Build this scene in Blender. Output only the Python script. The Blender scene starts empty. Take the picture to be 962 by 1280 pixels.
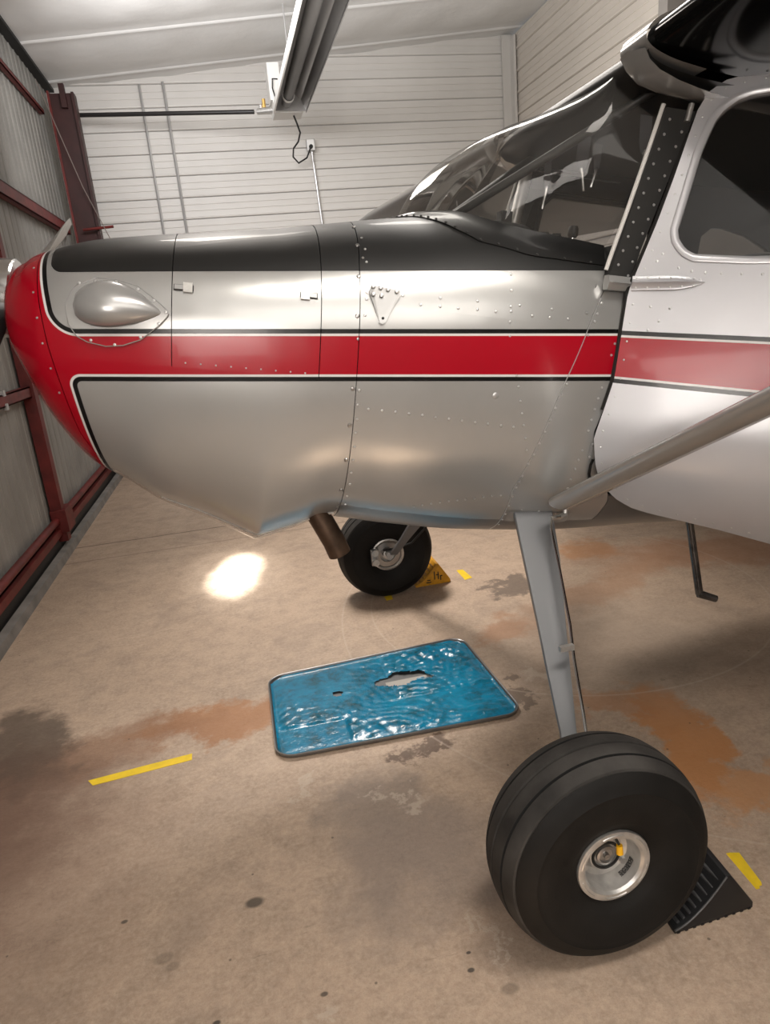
import bpy, bmesh, math, random
import numpy as np
from mathutils import Matrix, Vector
random.seed(7)
SC = bpy.context.scene
COL = SC.collection
D2R = math.pi / 180

# ------------------------------------------------------------------ camera
F_PX, CAM_H = 843.0, 1.5278646
R = np.array([[0.97034266, -0.14667915, 0.19214668],
              [-0.22510167, -0.25853261, 0.93940946],
              [-0.0881156, -0.95480161, -0.28388295]])
cd = bpy.data.cameras.new('camera'); cam = bpy.data.objects.new('camera', cd); COL.objects.link(cam)
cd.sensor_fit = 'VERTICAL'; cd.sensor_height = 24.0; cd.lens = F_PX / 1280 * 24.0
cd.clip_start = .02; cd.clip_end = 100
mw = Matrix.Identity(4)
for r_ in range(3):
    mw[r_][0] = R[r_][0]; mw[r_][1] = -R[r_][1]; mw[r_][2] = -R[r_][2]
mw[2][3] = CAM_H
cam.matrix_world = mw
SC.camera = cam

# ------------------------------------------------------------------ world, lights, exposure
SC.view_settings.view_transform = 'Standard'; SC.view_settings.look = 'None'
SC.view_settings.gamma = 1.0; SC.view_settings.use_curve_mapping = False
SC.view_settings.exposure = -0.03
wd = bpy.data.worlds.new('world'); SC.world = wd; wd.use_nodes = True
bg = wd.node_tree.nodes['Background']; bg.inputs[0].default_value = (.9, .95, 1, 1); bg.inputs[1].default_value = .3


def area(name, loc, target, sx, sy, power, color, spread=180):
    l = bpy.data.lights.new(name, 'AREA'); l.shape = 'RECTANGLE'; l.size = sx; l.size_y = sy
    l.energy = power; l.color = color; l.spread = spread * D2R
    o = bpy.data.objects.new(name, l); COL.objects.link(o); o.location = loc
    o.rotation_euler = (Vector(target) - Vector(loc)).to_track_quat('-Z', 'Y').to_euler()
    return o


area('low_key_light', (-1.2, -2.3, 2.1), (1.1, 2.0, .3), 1.8, 1.5, 52, (1, .93, .86), 130)  # low light read from the wheel's shadow; no doorway stands here
area('overhead_fill', (1.1, -2.6, 3.6), (.7, 1.8, .2), 3.4, 1.4, 50, (1, .94, .87))  # added fill over the near side; no fixture is modelled
area('overhead_fill', (.9, .3, 3.8), (.7, .9, 0), 1.6, .5, 30, (1, .93, .85), 120)  # added to brighten the floor near the camera
area('overhead_fill', (1.9, 4.5, 3.95), (1.7, 4.4, 0), 2.4, .6, 70, (1, .94, .87))  # added light for the floor beyond the fuselage
area('overhead_fill', (-.1, 5.6, 3.5), (1.6, 8.6, 2.6), 1.6, .5, 60, (1, .985, .985))  # unseen light added to brighten the back wall
area('overhead_fill', (.25, 4.8, 3.8), (1.45, 3.3, 0), 1.2, .5, 42, (1, .92, .84), 80)  # added to reach the floor under the far wing
area('ceiling_bounce_fill', (.6, -1.6, 2.7), (.6, -1.6, 4), 2.5, 2.0, 80, (1, .96, .92))  # added bounce light, thrown up at the ceiling
area('ceiling_bounce_fill', (1.9, 5.2, 2.9), (1.9, 5.2, 4), 2.5, 1.2, 42, (1, .96, .92))  # second added bounce light, over the far side


def sun_patch(loc, target, energy, size, blend):
    sp = bpy.data.lights.new('sun_patch_light', 'SPOT'); sp.energy = energy; sp.color = (1, .84, .66); sp.spot_size = size * D2R; sp.spot_blend = blend  # spot light standing in for sunlight falling on the floor
    sp.shadow_soft_size = .03
    so = bpy.data.objects.new('sun_patch_light', sp); COL.objects.link(so); so.location = loc
    so.rotation_euler = (Vector(target) - so.location).to_track_quat('-Z', 'Y').to_euler()


sun_patch((-.35, 8.2, 2.7), (-.180, 4.10, 0), 3000, 4.6, 1.0)
sun_patch((-.10, 8.2, 2.7), (-.115, 4.33, 0), 3000, 4.4, 1.0)
sun_patch((-.35, 8.2, 2.7), (-.150, 4.20, 0), 260, 10, 1.0)
sun_patch((.9, -2.6, 3.2), (.36, .62, 0), 6500, 7.0, 1.0)


# ------------------------------------------------------------------ node helpers
class N:
    """tiny wrapper so that shader maths reads as an expression"""
    nt = None

    def __init__(s, sock): s.s = sock

    @staticmethod
    def m(op, *a, clamp=False):
        n = N.nt.nodes.new('ShaderNodeMath'); n.operation = op; n.use_clamp = clamp
        for i, v in enumerate(a):
            if isinstance(v, N): N.nt.links.new(v.s, n.inputs[i])
            else: n.inputs[i].default_value = float(v)
        return N(n.outputs[0])

    def __add__(a, b): return N.m('ADD', a, b)
    __radd__ = __add__
    def __sub__(a, b): return N.m('SUBTRACT', a, b)
    def __rsub__(a, b): return N.m('SUBTRACT', b, a)
    def __mul__(a, b): return N.m('MULTIPLY', a, b)
    __rmul__ = __mul__
    def __truediv__(a, b): return N.m('DIVIDE', a, b)


def nmax(a, b): return N.m('MAXIMUM', a, b)
def nmin(a, b): return N.m('MINIMUM', a, b)
def below(a, t, s=.0006): return N.m('MULTIPLY_ADD', a, -1 / (2 * s), t / (2 * s) + .5, clamp=True)   # 1 where a<t


def mixc(fac, a, b):
    n = N.nt.nodes.new('ShaderNodeMix'); n.data_type = 'RGBA'
    if isinstance(fac, N): N.nt.links.new(fac.s, n.inputs[0])
    else: n.inputs[0].default_value = fac
    for i, v in ((6, a), (7, b)):
        if isinstance(v, N): N.nt.links.new(v.s, n.inputs[i])
        else: n.inputs[i].default_value = (*v, 1)
    return N(n.outputs[2])


def noise(scale, detail=4, rough=.55, vec=None, dist=0.0, sc3=None):
    n = N.nt.nodes.new('ShaderNodeTexNoise'); n.inputs['Scale'].default_value = scale
    n.inputs['Detail'].default_value = detail; n.inputs['Roughness'].default_value = rough; n.inputs['Distortion'].default_value = dist
    tc = N.nt.nodes.new('ShaderNodeTexCoord')
    v = tc.outputs['Object'] if vec is None else vec
    if sc3:
        mp = N.nt.nodes.new('ShaderNodeMapping'); mp.inputs['Scale'].default_value = sc3
        N.nt.links.new(v, mp.inputs[0]); v = mp.outputs[0]
    N.nt.links.new(v, n.inputs['Vector'])
    return n


def ramp(x, a, b): return N.m('MULTIPLY_ADD', x, 1 / (b - a), -a / (b - a), clamp=True)


def mat(name, col=(.5, .5, .5), rough=.5, metal=0.0, coat=0.0, spec=.5, bump=None, trans=0.0, ior=1.45, var=None, aniso=None):
    m = bpy.data.materials.new(name); m.use_nodes = True; nt = m.node_tree; N.nt = nt
    b = nt.nodes['Principled BSDF']
    b.inputs['Base Color'].default_value = (*col, 1); b.inputs['Roughness'].default_value = rough; b.inputs['Metallic'].default_value = metal
    b.inputs['Coat Weight'].default_value = coat; b.inputs['Specular IOR Level'].default_value = spec
    b.inputs['Transmission Weight'].default_value = trans; b.inputs['IOR'].default_value = ior
    if var:       # (scale, amount): the paint's own mottling
        n = noise(var[0], 5)
        f = ramp(N(n.outputs[0]), .3, .7)
        c = mixc(f, tuple(x * (1 - var[1]) for x in col), tuple(min(1, x * (1 + var[1])) for x in col))
        nt.links.new(c.s, b.inputs['Base Color'])
    if bump:      # (scale, strength, distance)
        n = noise(bump[0], 4); bp = nt.nodes.new('ShaderNodeBump')
        bp.inputs['Strength'].default_value = bump[1]; bp.inputs['Distance'].default_value = bump[2]
        nt.links.new(n.outputs[0], bp.inputs['Height']); nt.links.new(bp.outputs[0], b.inputs['Normal'])
    m['bsdf'] = 1
    return m


# ------------------------------------------------------------------ mesh helpers
class MB:
    def __init__(s): s.v = []; s.f = []; s.mi = []

    def add(s, v, f, mi=0):
        o = len(s.v); s.v += [tuple(map(float, p)) for p in v]; s.f += [tuple(o + i for i in q) for q in f]; s.mi += [mi] * len(f); return s

    def box(s, a, b, mi=0):
        (x0, y0, z0), (x1, y1, z1) = a, b
        v = [(x, y, z) for z in (z0, z1) for y in (y0, y1) for x in (x0, x1)]
        return s.add(v, [(0, 2, 3, 1), (4, 5, 7, 6), (0, 1, 5, 4), (2, 6, 7, 3), (0, 4, 6, 2), (1, 3, 7, 5)], mi)

    def grid(s, P, closed_u=False, closed_v=False, mi=0):      # P[i][j] points
        P = np.asarray(P, float); n, m = P.shape[:2]; f = []
        for i in range(n if closed_u else n - 1):
            for j in range(m if closed_v else m - 1):
                a, b = i, (i + 1) % n; c, d = j, (j + 1) % m
                f.append((a * m + c, b * m + c, b * m + d, a * m + d))
        return s.add(P.reshape(-1, 3), f, mi)

    def tube(s, pts, r, n=10, cap=True, mi=0):
        pts = [Vector(p) for p in pts]; rs = r if isinstance(r, (list, tuple)) else [r] * len(pts)
        rings = []; up = None
        for i, p in enumerate(pts):
            t = (pts[min(i + 1, len(pts) - 1)] - pts[max(i - 1, 0)]).normalized()
            if up is None: up = t.orthogonal().normalized()
            up = (up - up.dot(t) * t).normalized(); w = t.cross(up)
            rings.append([tuple(p + rs[i] * (math.cos(a) * up + math.sin(a) * w)) for a in [k * 2 * math.pi / n for k in range(n)]])
        o = len(s.v); s.grid(rings, closed_v=True, mi=mi)
        if cap:
            s.f.append(tuple(o + k for k in range(n))[::-1]); s.f.append(tuple(o + (len(pts) - 1) * n + k for k in range(n))); s.mi += [mi, mi]
        return s

    def lathe(s, prof, c=(0, 0, 0), ax='y', n=64, mi=0, tr=None):   # prof [(r, h)]
        P = []
        for r, hh in prof:
            row = []
            for k in range(n):
                a = 2 * math.pi * k / n
                q = {'y': (r * math.cos(a), hh, r * math.sin(a)), 'x': (hh, r * math.cos(a), r * math.sin(a)), 'z': (r * math.cos(a), r * math.sin(a), hh)}[ax]
                if tr is not None: q = tr(q)
                row.append((q[0] + c[0], q[1] + c[1], q[2] + c[2]))
            P.append(row)
        return s.grid(P, closed_v=True, mi=mi)

    def prism(s, poly, axis, a, b, mi=0):     # poly 2D, extruded along axis from a to b
        n = len(poly)
        def pt(p, t): return {'x': (t, p[0], p[1]), 'y': (p[0], t, p[1]), 'z': (p[0], p[1], t)}[axis]
        v = [pt(p, a) for p in poly] + [pt(p, b) for p in poly]
        f = [tuple(range(n))[::-1], tuple(range(n, 2 * n))] + [(i, (i + 1) % n, n + (i + 1) % n, n + i) for i in range(n)]
        return s.add(v, f, mi)

    def dome(s, c, nrm, r, hgt=.5, n=6, mi=0):    # rivet head
        nrm = Vector(nrm).normalized(); u = nrm.orthogonal().normalized(); w = nrm.cross(u); c = Vector(c)
        v = []; 
        for (rr, hh) in ((1, 0), (.75, .65)):
            v += [tuple(c + r * rr * (math.cos(a) * u + math.sin(a) * w) + nrm * r * hgt * hh) for a in [k * 2 * math.pi / n for k in range(n)]]
        v.append(tuple(c + nrm * r * hgt))
        f = [(k, (k + 1) % n, n + (k + 1) % n, n + k) for k in range(n)] + [(n + k, n + (k + 1) % n, 2 * n) for k in range(n)]
        return s.add(v, f, mi)


def obj(name, mb, m, parent=None, label=None, cat=None, group=None, kind=None, smooth=None, loc=None, off=None, bevel=None):
    me = bpy.data.meshes.new(name); v = mb.v
    if off is not None: v = [(p[0] + off[0], p[1] + off[1], p[2] + off[2]) for p in v]
    me.from_pydata(v, [], mb.f)
    for mm in (m if isinstance(m, (list, tuple)) else [m]): me.materials.append(mm)
    if isinstance(m, (list, tuple)): me.polygons.foreach_set('material_index', mb.mi)
    me.update()
    bm = bmesh.new(); bm.from_mesh(me); bmesh.ops.recalc_face_normals(bm, faces=bm.faces)
    if bevel: bmesh.ops.bevel(bm, geom=bm.edges[:] , offset=bevel, segments=2, affect='EDGES', profile=.5, clamp_overlap=True)
    bm.to_mesh(me); bm.free()
    if smooth is not None:
        me.polygons.foreach_set('use_smooth', [True] * len(me.polygons)); me.set_sharp_from_angle(angle=smooth * D2R)
    o = bpy.data.objects.new(name, me); COL.objects.link(o)
    if parent: o.parent = parent
    if loc: o.location = loc
    tag(o, label, cat, group, kind); return o


def tag(o, label=None, cat=None, group=None, kind=None):
    if label: o['label'] = label
    if cat: o['category'] = cat
    if group: o['group'] = group
    if kind: o['kind'] = kind
    return o


def empty(name, loc, label=None, cat=None, group=None, kind=None):
    o = bpy.data.objects.new(name, None); o.location = loc; COL.objects.link(o); o.empty_display_size = .1
    return tag(o, label, cat, group, kind)


# ------------------------------------------------------------------ materials
M_side = mat('white_siding_paint', (.66, .64, .61), .45, var=(1.3, .05))
M_side2 = mat('cream_siding_paint', (.64, .59, .53), .45, var=(1.3, .05))
M_trim = mat('trim_paint', (.62, .60, .57), .5)
M_ceil = mat('vinyl_insulation', (.70, .695, .68), .42, bump=(3.0, .35, .03), var=(1.0, .04))
M_foil = mat('galvanised_liner', (.27, .262, .245), .5, metal=.15, var=(2.5, .18), bump=(30, .05, .003))
M_red = mat('red_oxide_steel', (.125, .014, .012), .5, var=(9, .35))
M_maroon = mat('maroon_primer_steel', (.036, .008, .007), .55, var=(6, .3))
M_curb = mat('grey_sill_concrete', (.20, .185, .17), .8, var=(8, .25))
M_rubber = mat('black_rubber', (.014, .013, .012), .55)
M_galv = mat('galvanised_conduit', (.55, .55, .55), .35, metal=.7)
M_blackpipe = mat('black_iron_pipe', (.02, .018, .018), .4)
M_white = mat('white_enamel', (.74, .73, .70), .4)
M_alu = mat('aluminium_reflector', (.34, .33, .32), .3, metal=.85)
M_darktube = mat('heater_tube_steel', (.10, .095, .09), .4, metal=.6)
M_brass = mat('brass', (.7, .45, .15), .35, metal=.9)
M_chrome = mat('polished_aluminium', (.82, .82, .82), .14, metal=1.0)
M_satin = mat('satin_aluminium', (.55, .54, .52), .38, metal=.75, var=(40, .15))
M_silver = mat('silver_paint', (.47, .47, .465), .27, metal=.45, coat=.35, var=(3, .05))
M_belly_shade = mat('shaded_belly_silver', (.20, .195, .19), .35, metal=.45)  # silver darkened for the shade under the fuselage
M_darkgrey = mat('charcoal_paint', (.045, .045, .044), .42, metal=.2)
M_blackgloss = mat('gloss_black_paint', (.003, .003, .003), .13, spec=.32)
M_black = mat('matte_black', (.010, .010, .010), .6)
M_shade_black = mat('shade_black', (.006, .006, .006), .9)  # near-black standing in for shade in panel gaps and tyre grooves
M_cloth = mat('black_upholstery', (.008, .008, .0085), .9, spec=.2, bump=(60, .3, .002))
M_strap = mat('grey_webbing', (.17, .17, .18), .7, bump=(300, .3, .001))
M_rivet = mat('rivet_head', (.60, .60, .60), .28, metal=.6)
M_screw = mat('steel_screw', (.40, .39, .38), .3, metal=.9)
M_rust = mat('exhaust_steel', (.10, .065, .045), .42, metal=.7, var=(14, .4))
M_tyre = mat('tyre_rubber', (.010, .0093, .0085), .62, spec=.22, bump=(220, .25, .0015), var=(7, .35))
M_tread = mat('dusty_tread_rubber', (.040, .037, .034), .75, spec=.3, bump=(160, .3, .0015), var=(9, .45))
M_yellow = mat('yellow_tape', (.80, .56, .02), .5, var=(20, .1))
M_chocky = mat('yellow_plastic', (.56, .27, .012), .45, var=(30, .25))
M_chockb = mat('black_plastic_rubber', (.012, .012, .013), .42)
M_yellowcap = mat('yellow_plastic_cap', (.8, .42, .01), .4)
M_orange = mat('orange_knob', (.75, .16, .04), .4)
M_door_lit = mat('lit_door_silver', (.60, .60, .625), .30, metal=.25, coat=.3, var=(3, .03))  # fuselage silver lightened because the open door faces the light


def glassmat(name, tint, rough, alpha_mix, haze=.02):
    m = bpy.data.materials.new(name); m.use_nodes = True; nt = m.node_tree; nt.nodes.clear()
    out = nt.nodes.new('ShaderNodeOutputMaterial'); t = nt.nodes.new('ShaderNodeBsdfTransparent'); t.inputs[0].default_value = (*tint, 1)
    g = nt.nodes.new('ShaderNodeBsdfGlossy'); g.inputs['Roughness'].default_value = rough
    fr = nt.nodes.new('ShaderNodeFresnel'); fr.inputs['IOR'].default_value = 1.5
    N.nt = nt
    f = N.m('MULTIPLY_ADD', N(fr.outputs[0]), .55, alpha_mix, clamp=True)
    df = nt.nodes.new('ShaderNodeBsdfDiffuse'); df.inputs[0].default_value = (.6, .58, .55, 1); m0 = nt.nodes.new('ShaderNodeMixShader'); m0.inputs[0].default_value = haze; nt.links.new(t.outputs[0], m0.inputs[1]); nt.links.new(df.outputs[0], m0.inputs[2])
    mx = nt.nodes.new('ShaderNodeMixShader'); nt.links.new(f.s, mx.inputs[0]); nt.links.new(m0.outputs[0], mx.inputs[1]); nt.links.new(g.outputs[0], mx.inputs[2])
    nt.links.new(mx.outputs[0], out.inputs[0]); return m


M_acrylic = glassmat('acrylic_windshield', (.90, .90, .89), .03, .0, .05)
M_window = glassmat('door_window_acrylic', (.55, .55, .56), .03, .02)


# concrete floor with its stains, soft tone patches and painted-in dimness at the left (each has a shape and a place of its own)
def floor_material():
    m = mat('stained_concrete', (.3, .25, .2), .6); nt = m.node_tree; N.nt = nt; b = nt.nodes['Principled BSDF']
    tc = nt.nodes.new('ShaderNodeTexCoord'); vec = tc.outputs['Object']
    wob = noise(3.5, 6, .65, vec); wob2 = noise(11, 5, .7, vec)
    sep = nt.nodes.new('ShaderNodeSeparateColor'); nt.links.new(wob.outputs['Color'], sep.inputs[0])
    sep2 = nt.nodes.new('ShaderNodeSeparateColor'); nt.links.new(wob2.outputs['Color'], sep2.inputs[0])
    xyz = nt.nodes.new('ShaderNodeSeparateXYZ'); nt.links.new(vec, xyz.inputs[0])
    X = N(xyz.outputs[0]); Y = N(xyz.outputs[1])
    XW = X + (N(sep.outputs[0]) - .5) * .55 + (N(sep2.outputs[0]) - .5) * .22
    YW = Y + (N(sep.outputs[1]) - .5) * .55 + (N(sep2.outputs[1]) - .5) * .22
    n1 = noise(1.1, 8, .62, vec); n2 = noise(9, 8, .7, vec); n3 = noise(70, 4, .7, vec); n4 = noise(260, 2, .6, vec)
    c = mixc(ramp(N(n1.outputs[0]), .35, .66), (.395, .285, .205), (.485, .362, .270))
    c = mixc(ramp(N(n2.outputs[0]), .42, .78) * .85, c, (.25, .185, .135))
    c = mixc(ramp(N(n3.outputs[0]), .35, .75) * .75, c, (.56, .44, .34))
    n6 = noise(26, 9, .85, vec, .6, (1, 1.6, 1)); c = mixc(ramp(N(n6.outputs[0]), .50, .70) * .42, c, (.20, .15, .115)); c = mixc(ramp(N(n6.outputs[0]), .48, .34) * .30, c, (.58, .45, .35))
    n7 = noise(2.6, 6, .7, vec, .8); c = mixc(ramp(N(n7.outputs[0]), .52, .68) * .35, c, (.21, .16, .13))
    c = mixc(ramp(N(n4.outputs[0]), .55, .8) * .5, c, (.19, .15, .115))

    def blob(cx, cy, rx, ry, ang, soft=.35, fine=False):
        a = ang * D2R; xx = (X if fine else XW) - cx; yy = (Y if fine else YW) - cy
        u = (xx * math.cos(a) + yy * math.sin(a)) / rx; v = (yy * math.cos(a) - xx * math.sin(a)) / ry
        d = N.m('SQRT', u * u + v * v)
        return N.m('MULTIPLY_ADD', d, -1 / soft, (1 + soft * .5) / soft, clamp=True)
    st = [  # (x, y, rx, ry, angle, soft, colour, strength)
        (-.24, 2.50, .30, .13, 3, .45, (.36, .155, .055), .75),
        (-.70, 2.45, .42, .13, 3, .8, (.21, .10, .05), .6),
        (-1.05, 2.2, .30, .42, 20, .9, (.12, .065, .045), .8),  # dim left edge of the floor painted in with the stain
        (-1.03, 2.62, .17, .28, 30, .5, (.075, .055, .042), .75),  # stain colour also carries the low light at the left
        (-.95, 1.9, .40, .5, 0, 1.0, (.17, .10, .07), .55),  # broad soft darkening, part of the painted light falloff at left
        (1.36, 1.80, .13, .33, -12, .35, (.47, .20, .065), .85),
        (1.44, 1.47, .20, .09, 10, .5, (.50, .25, .11), .8),
        (1.25, 2.02, .10, .14, 30, .5, (.44, .19, .07), .6),
        (1.10, 2.80, .16, .12, 40, .6, (.36, .17, .08), .6),
        (2.05, 3.62, .18, .14, 0, .6, (.42, .19, .07), .65),
        (2.7, 3.25, .75, .22, -14, .8, (.36, .17, .085), .6),
        (1.75, 3.05, .55, .14, 25, .8, (.33, .17, .09), .5),
        (1.32, 3.30, .17, .10, 25, .3, (.13, .10, .08), .8),
        (1.55, 2.45, .55, .45, 10, 1.0, (.19, .155, .125), .5),  # broad soft greyish area
        (.47, 2.05, .10, .05, 0, .4, (.11, .07, .05), .85),
        (.97, 2.23, .055, .05, 0, .4, (.14, .10, .075), .8),
        (.96, 2.37, .045, .035, 0, .4, (.15, .11, .085), .8),
        (.32, 1.55, .25, .16, 25, .9, (.19, .155, .14), .6),
        (.25, 1.80, .16, .14, 60, .8, (.20, .165, .145), .6),
        (.60, 1.45, .20, .08, 20, .8, (.19, .155, .14), .5),
    ]
    for x, y, rx, ry, an, sf, col, k in st: c = mixc(blob(x, y, rx, ry, an, sf) * k, c, col)
    for x, y, r, k in ((-.150, 1.553, .017, .8), (-.385, 1.45, .016, .35), (-.36, 1.42, .012, .3), (-.25, 1.24, .006, .9), (.0, 1.235, .006, .8), (.35, 1.19, .006, .9), (.36, 1.235, .004, .9), (.42, 1.12, .014, .4), (-.5, 1.6, .006, .8)):
        c = mixc(blob(x, y, r * 1.5, r, 0, .5, True) * k, c, (.05, .042, .035))
    for x, y, r in ((.40, 1.31, .018), (.45, 1.285, .012), (.455, 1.255, .012), (.34, 1.80, .03), (.27, 1.84, .02), (.05, 1.95, .025), (-.05, 1.12, .02), (1.10, 2.42, .05)):
        c = mixc(blob(x, y, r * 1.6, r * .8, 20, .7) * .6, c, (.52, .43, .35))
    # dry leaf specks and scuffs
    sp1 = nt.nodes.new('ShaderNodeTexVoronoi'); sp1.inputs['Scale'].default_value = 9; nt.links.new(vec, sp1.inputs['Vector'])
    spk = below(N(sp1.outputs['Distance']), .035, .01)
    c = mixc(spk * .7, c, (.06, .045, .035))
    sc_ = noise(4.5, 9, .8, vec, 1.2, (1, 5, 1)); scf = ramp(N(sc_.outputs[0]), .62, .70)
    c = mixc(scf * .6, c, (.15, .115, .088))
    # saw-cut joints
    for jy, k in ((5.33, .8), (4.95, .4)):
        dj = N.m('ABSOLUTE', Y + (N(sep2.outputs[0]) - .5) * .02 - jy); c = mixc(below(dj, .009, .004) * k, c, (.07, .045, .03))
    # tyre arcs swept on the slab
    for cx, cy, rr in ((1.55, 3.1, 1.02), (2.2, 2.9, 1.85)):
        dd = N.m('ABSOLUTE', N.m('SQRT', (X - cx) * (X - cx) + (Y - cy) * (Y - cy)) - rr)
        c = mixc(below(dd, .004, .003) * .35, c, (.55, .46, .38))
    nt.links.new(c.s, b.inputs['Base Color'])
    rg = ramp(N(n2.outputs[0]), .3, .8) * .25 + .42
    nt.links.new(rg.s, b.inputs['Roughness'])
    bp = nt.nodes.new('ShaderNodeBump'); bp.inputs['Strength'].default_value = .35; bp.inputs['Distance'].default_value = .004
    hsum = N(n3.outputs[0]) + N(n2.outputs[0]) * 2
    nt.links.new(hsum.s, bp.inputs['Height']); nt.links.new(bp.outputs[0], b.inputs['Normal'])
    return m


# ------------------------------------------------------------------ the hangar
XD, XR, YB, YF, ZC0, SLOPE = -1.45, 3.81, 8.60, -3.9, 4.05, .088    # door wall x, rear wall x, back wall y, front wall y
def zc(x): return ZC0 + (x + 1.36) * SLOPE


fb = MB().box((XD - .3, YF - .2, -.15), (9.2, YB + .2, 0)); obj('floor', fb, floor_material(), kind='structure')


def siding(name, axis, a, b, pos, sgn, m, ztop, pitch=.2275, z0=-.004):
    """horizontal ribbed wall sheeting: one sheet per course, overlapping with a shadow line"""
    root = empty(name, ((a + b) / 2, pos, 0) if axis == 'x' else (pos, (a + b) / 2, 0), kind='structure')
    rl = Vector(root.location); k = 0; z = z0; half = (b - a) / 2; me = None
    while z < ztop:
        zt_ = min(z + pitch, ztop)
        d = sgn
        prof = [(0, .0), (.006, .018), (.020, .020), (.026, .004), (.085, .0), (.088, .006), (.098, .006), (.101, 0), (.150, 0), (.153, .006), (.163, .006), (.166, 0), (pitch - .004, .0), (pitch - .004, -.012), (0, -.012)]
        prof = [(min(q[0], zt_ - z), q[1]) for q in prof]
        if axis == 'x': mbp = MB().prism([(d * q[1], q[0]) for q in prof], 'x', -half, half)
        else: mbp = MB().prism([(d * q[1], q[0]) for q in prof], 'y', -half, half)
        if me is None or zt_ - z < pitch - 1e-6:
            o = obj('siding_panel', mbp, m, root); me = o.data if me is None else me
        else:
            o = bpy.data.objects.new('siding_panel', me); COL.objects.link(o); o.parent = root
        o.location = (0, 0, z); z += pitch; k += 1
    # backing sheet closes the building behind the sheets
    return root


siding('wall_back', 'x', XD, XR, YB, -1, M_side, 4.52)
siding('wall_right', 'y', 5.62, YB, XR, -1, M_side2, 4.50)
siding('wall_front', 'x', XD, XR, YF, 1, M_side, 4.52)
siding('wall_rear', 'y', YF, -.92, XR, -1, M_side2, 4.50)
# tail bay of the T-shaped hangar
tb = MB().box((XR, 5.62, 0), (9.2, 5.70, 4.95)); obj('wall_tail_far', tb, M_side2, kind='structure')
tb = MB().box((XR, -1.0, 0), (9.2, -.92, 4.95)); obj('wall_tail_near', tb, M_side2, kind='structure')
tb = MB().box((9.1, -1.0, 0), (9.2, 5.7, 4.95)); obj('wall_tail_end', tb, M_side2, kind='structure')
obj('trim_1', MB().box((XR - .15, YB - .045, 0), (XR - .03, YB - .021, 4.50)).box((XR - .05, YB - .15, 0), (XR - .022, YB - .03, 4.47)), M_trim, kind='structure', bevel=.002)
obj('trim_2', MB().box((XR - .06, 5.50, 0), (XR + .10, 5.62, 4.49)), mat('grey_post', (.30, .28, .26), .6), kind='structure')

# ceiling: vinyl-faced insulation hanging in pillows between the purlins
croot = empty('ceiling', (0, 0, 0), kind='structure')
seams = [YB + .8, 8.40, 7.39, 6.38, 5.37, 4.36, 3.35, 2.34, 1.33, .32, -.69, -1.7, -2.71, YF - .1]
for k in range(len(seams) - 1):
    y1, y0 = seams[k], seams[k + 1]; x0, x1 = XD - .1, 9.2; P = []
    rnd = random.Random(k)
    ph = [rnd.uniform(0, 6.28) for _ in range(6)]
    for j in range(15):
        t = j / 14; y = y0 + (y1 - y0) * t; row = []
        for i in range(80):
            x = x0 + (x1 - x0) * i / 79
            s = math.sin(math.pi * t)
            wr = s * (.012 * math.sin(3.1 * x + ph[0]) + .008 * math.sin(9 * x + 5 * t + ph[1]) + .005 * math.sin(17 * x - 9 * t + ph[2]))
            pin = .035 * math.exp(-((t) / .05) ** 2) + .035 * math.exp(-((1 - t) / .05) ** 2)
            row.append((x, y, zc(x) + .06 - .055 * s ** .7 + wr - pin))
        P.append(row)
    obj('insulation_panel', MB().grid(P), M_ceil, croot, smooth=60)
    P2 = [[(x, y0 + dy, zc(x) + dz + .028) for dy, dz in ((-.03, 0), (-.02, -.012), (0, -.018), (.02, -.012), (.03, 0))] for x in (x0, x1)]
    obj('purlin_strip', MB().grid(P2), M_ceil, croot, smooth=80)
obj('roof_deck', MB().prism([(XD - .3, zc(XD - .3) + .2), (9.3, zc(9.3) + .2), (9.3, zc(9.3) + .26), (XD - .3, zc(XD - .3) + .26)], 'y', YF - .3, YB + .3), M_maroon, croot)
obj('roof_edge_beam', MB().box((XD - .02, YF, 4.035), (XD + .085, YB, 4.065)), M_black, croot)

# the big door on the left: vertical galvanised sheets on a red frame
droot = empty('door_1', (XD, 2.35, 0), kind='structure')
off = (-XD, -2.35, 0)
pitch = .152; yy = YF; nsh = 0
while yy < YB:
    y1 = min(yy + pitch * 6, YB); prof = []
    q = yy
    while q < y1 - 1e-6:
        for dy, dx in ((0, 0), (.052, 0), (.062, .007), (.078, .007), (.088, 0), (.112, 0), (.116, .002), (.126, .002), (.130, 0)):
            if q + dy < y1: prof.append((XD + dx, q + dy))
        q += pitch
    prof += [(XD, y1 - .003), (XD - .012, y1 - .003), (XD - .012, yy)]
    obj('liner_sheet', MB().prism(prof, 'z', .16, 4.1), M_foil, droot, off=off); yy = y1
def girt(z0, z1, x1=XD + .075, m=M_red, nm='girt'):
    obj(nm, MB().box((XD + .016, YF, z0), (x1, YB - .65, z0 + .008)).box((XD + .016, YF, z1 - .008), (x1, YB - .65, z1)).box((x1 - .008, YF, z0), (x1, YB - .65, z1)), m, droot, off=off)
girt(3.66, 3.70, XD + .06); girt(2.56, 2.66); girt(1.17, 1.245)
obj('bottom_rail', MB().tube([(XD + .045, YF, .262), (XD + .045, YB, .262)], .026, 12).box((XD + .016, YF, .15), (XD + .060, YB, .20)), M_red, droot, off=off, smooth=40)
for yc in (-2.0, 1.6, 5.26):
    obj('door_post', MB().box((XD + .016, yc - .045, .1), (XD + .095, yc + .045, 4.0)), M_red, droot, off=off)
    obj('foot_plate', MB().box((XD + .01, yc - .06, .17), (XD + .12, yc + .16, .34)), M_red, droot, off=off, bevel=.004)
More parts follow.
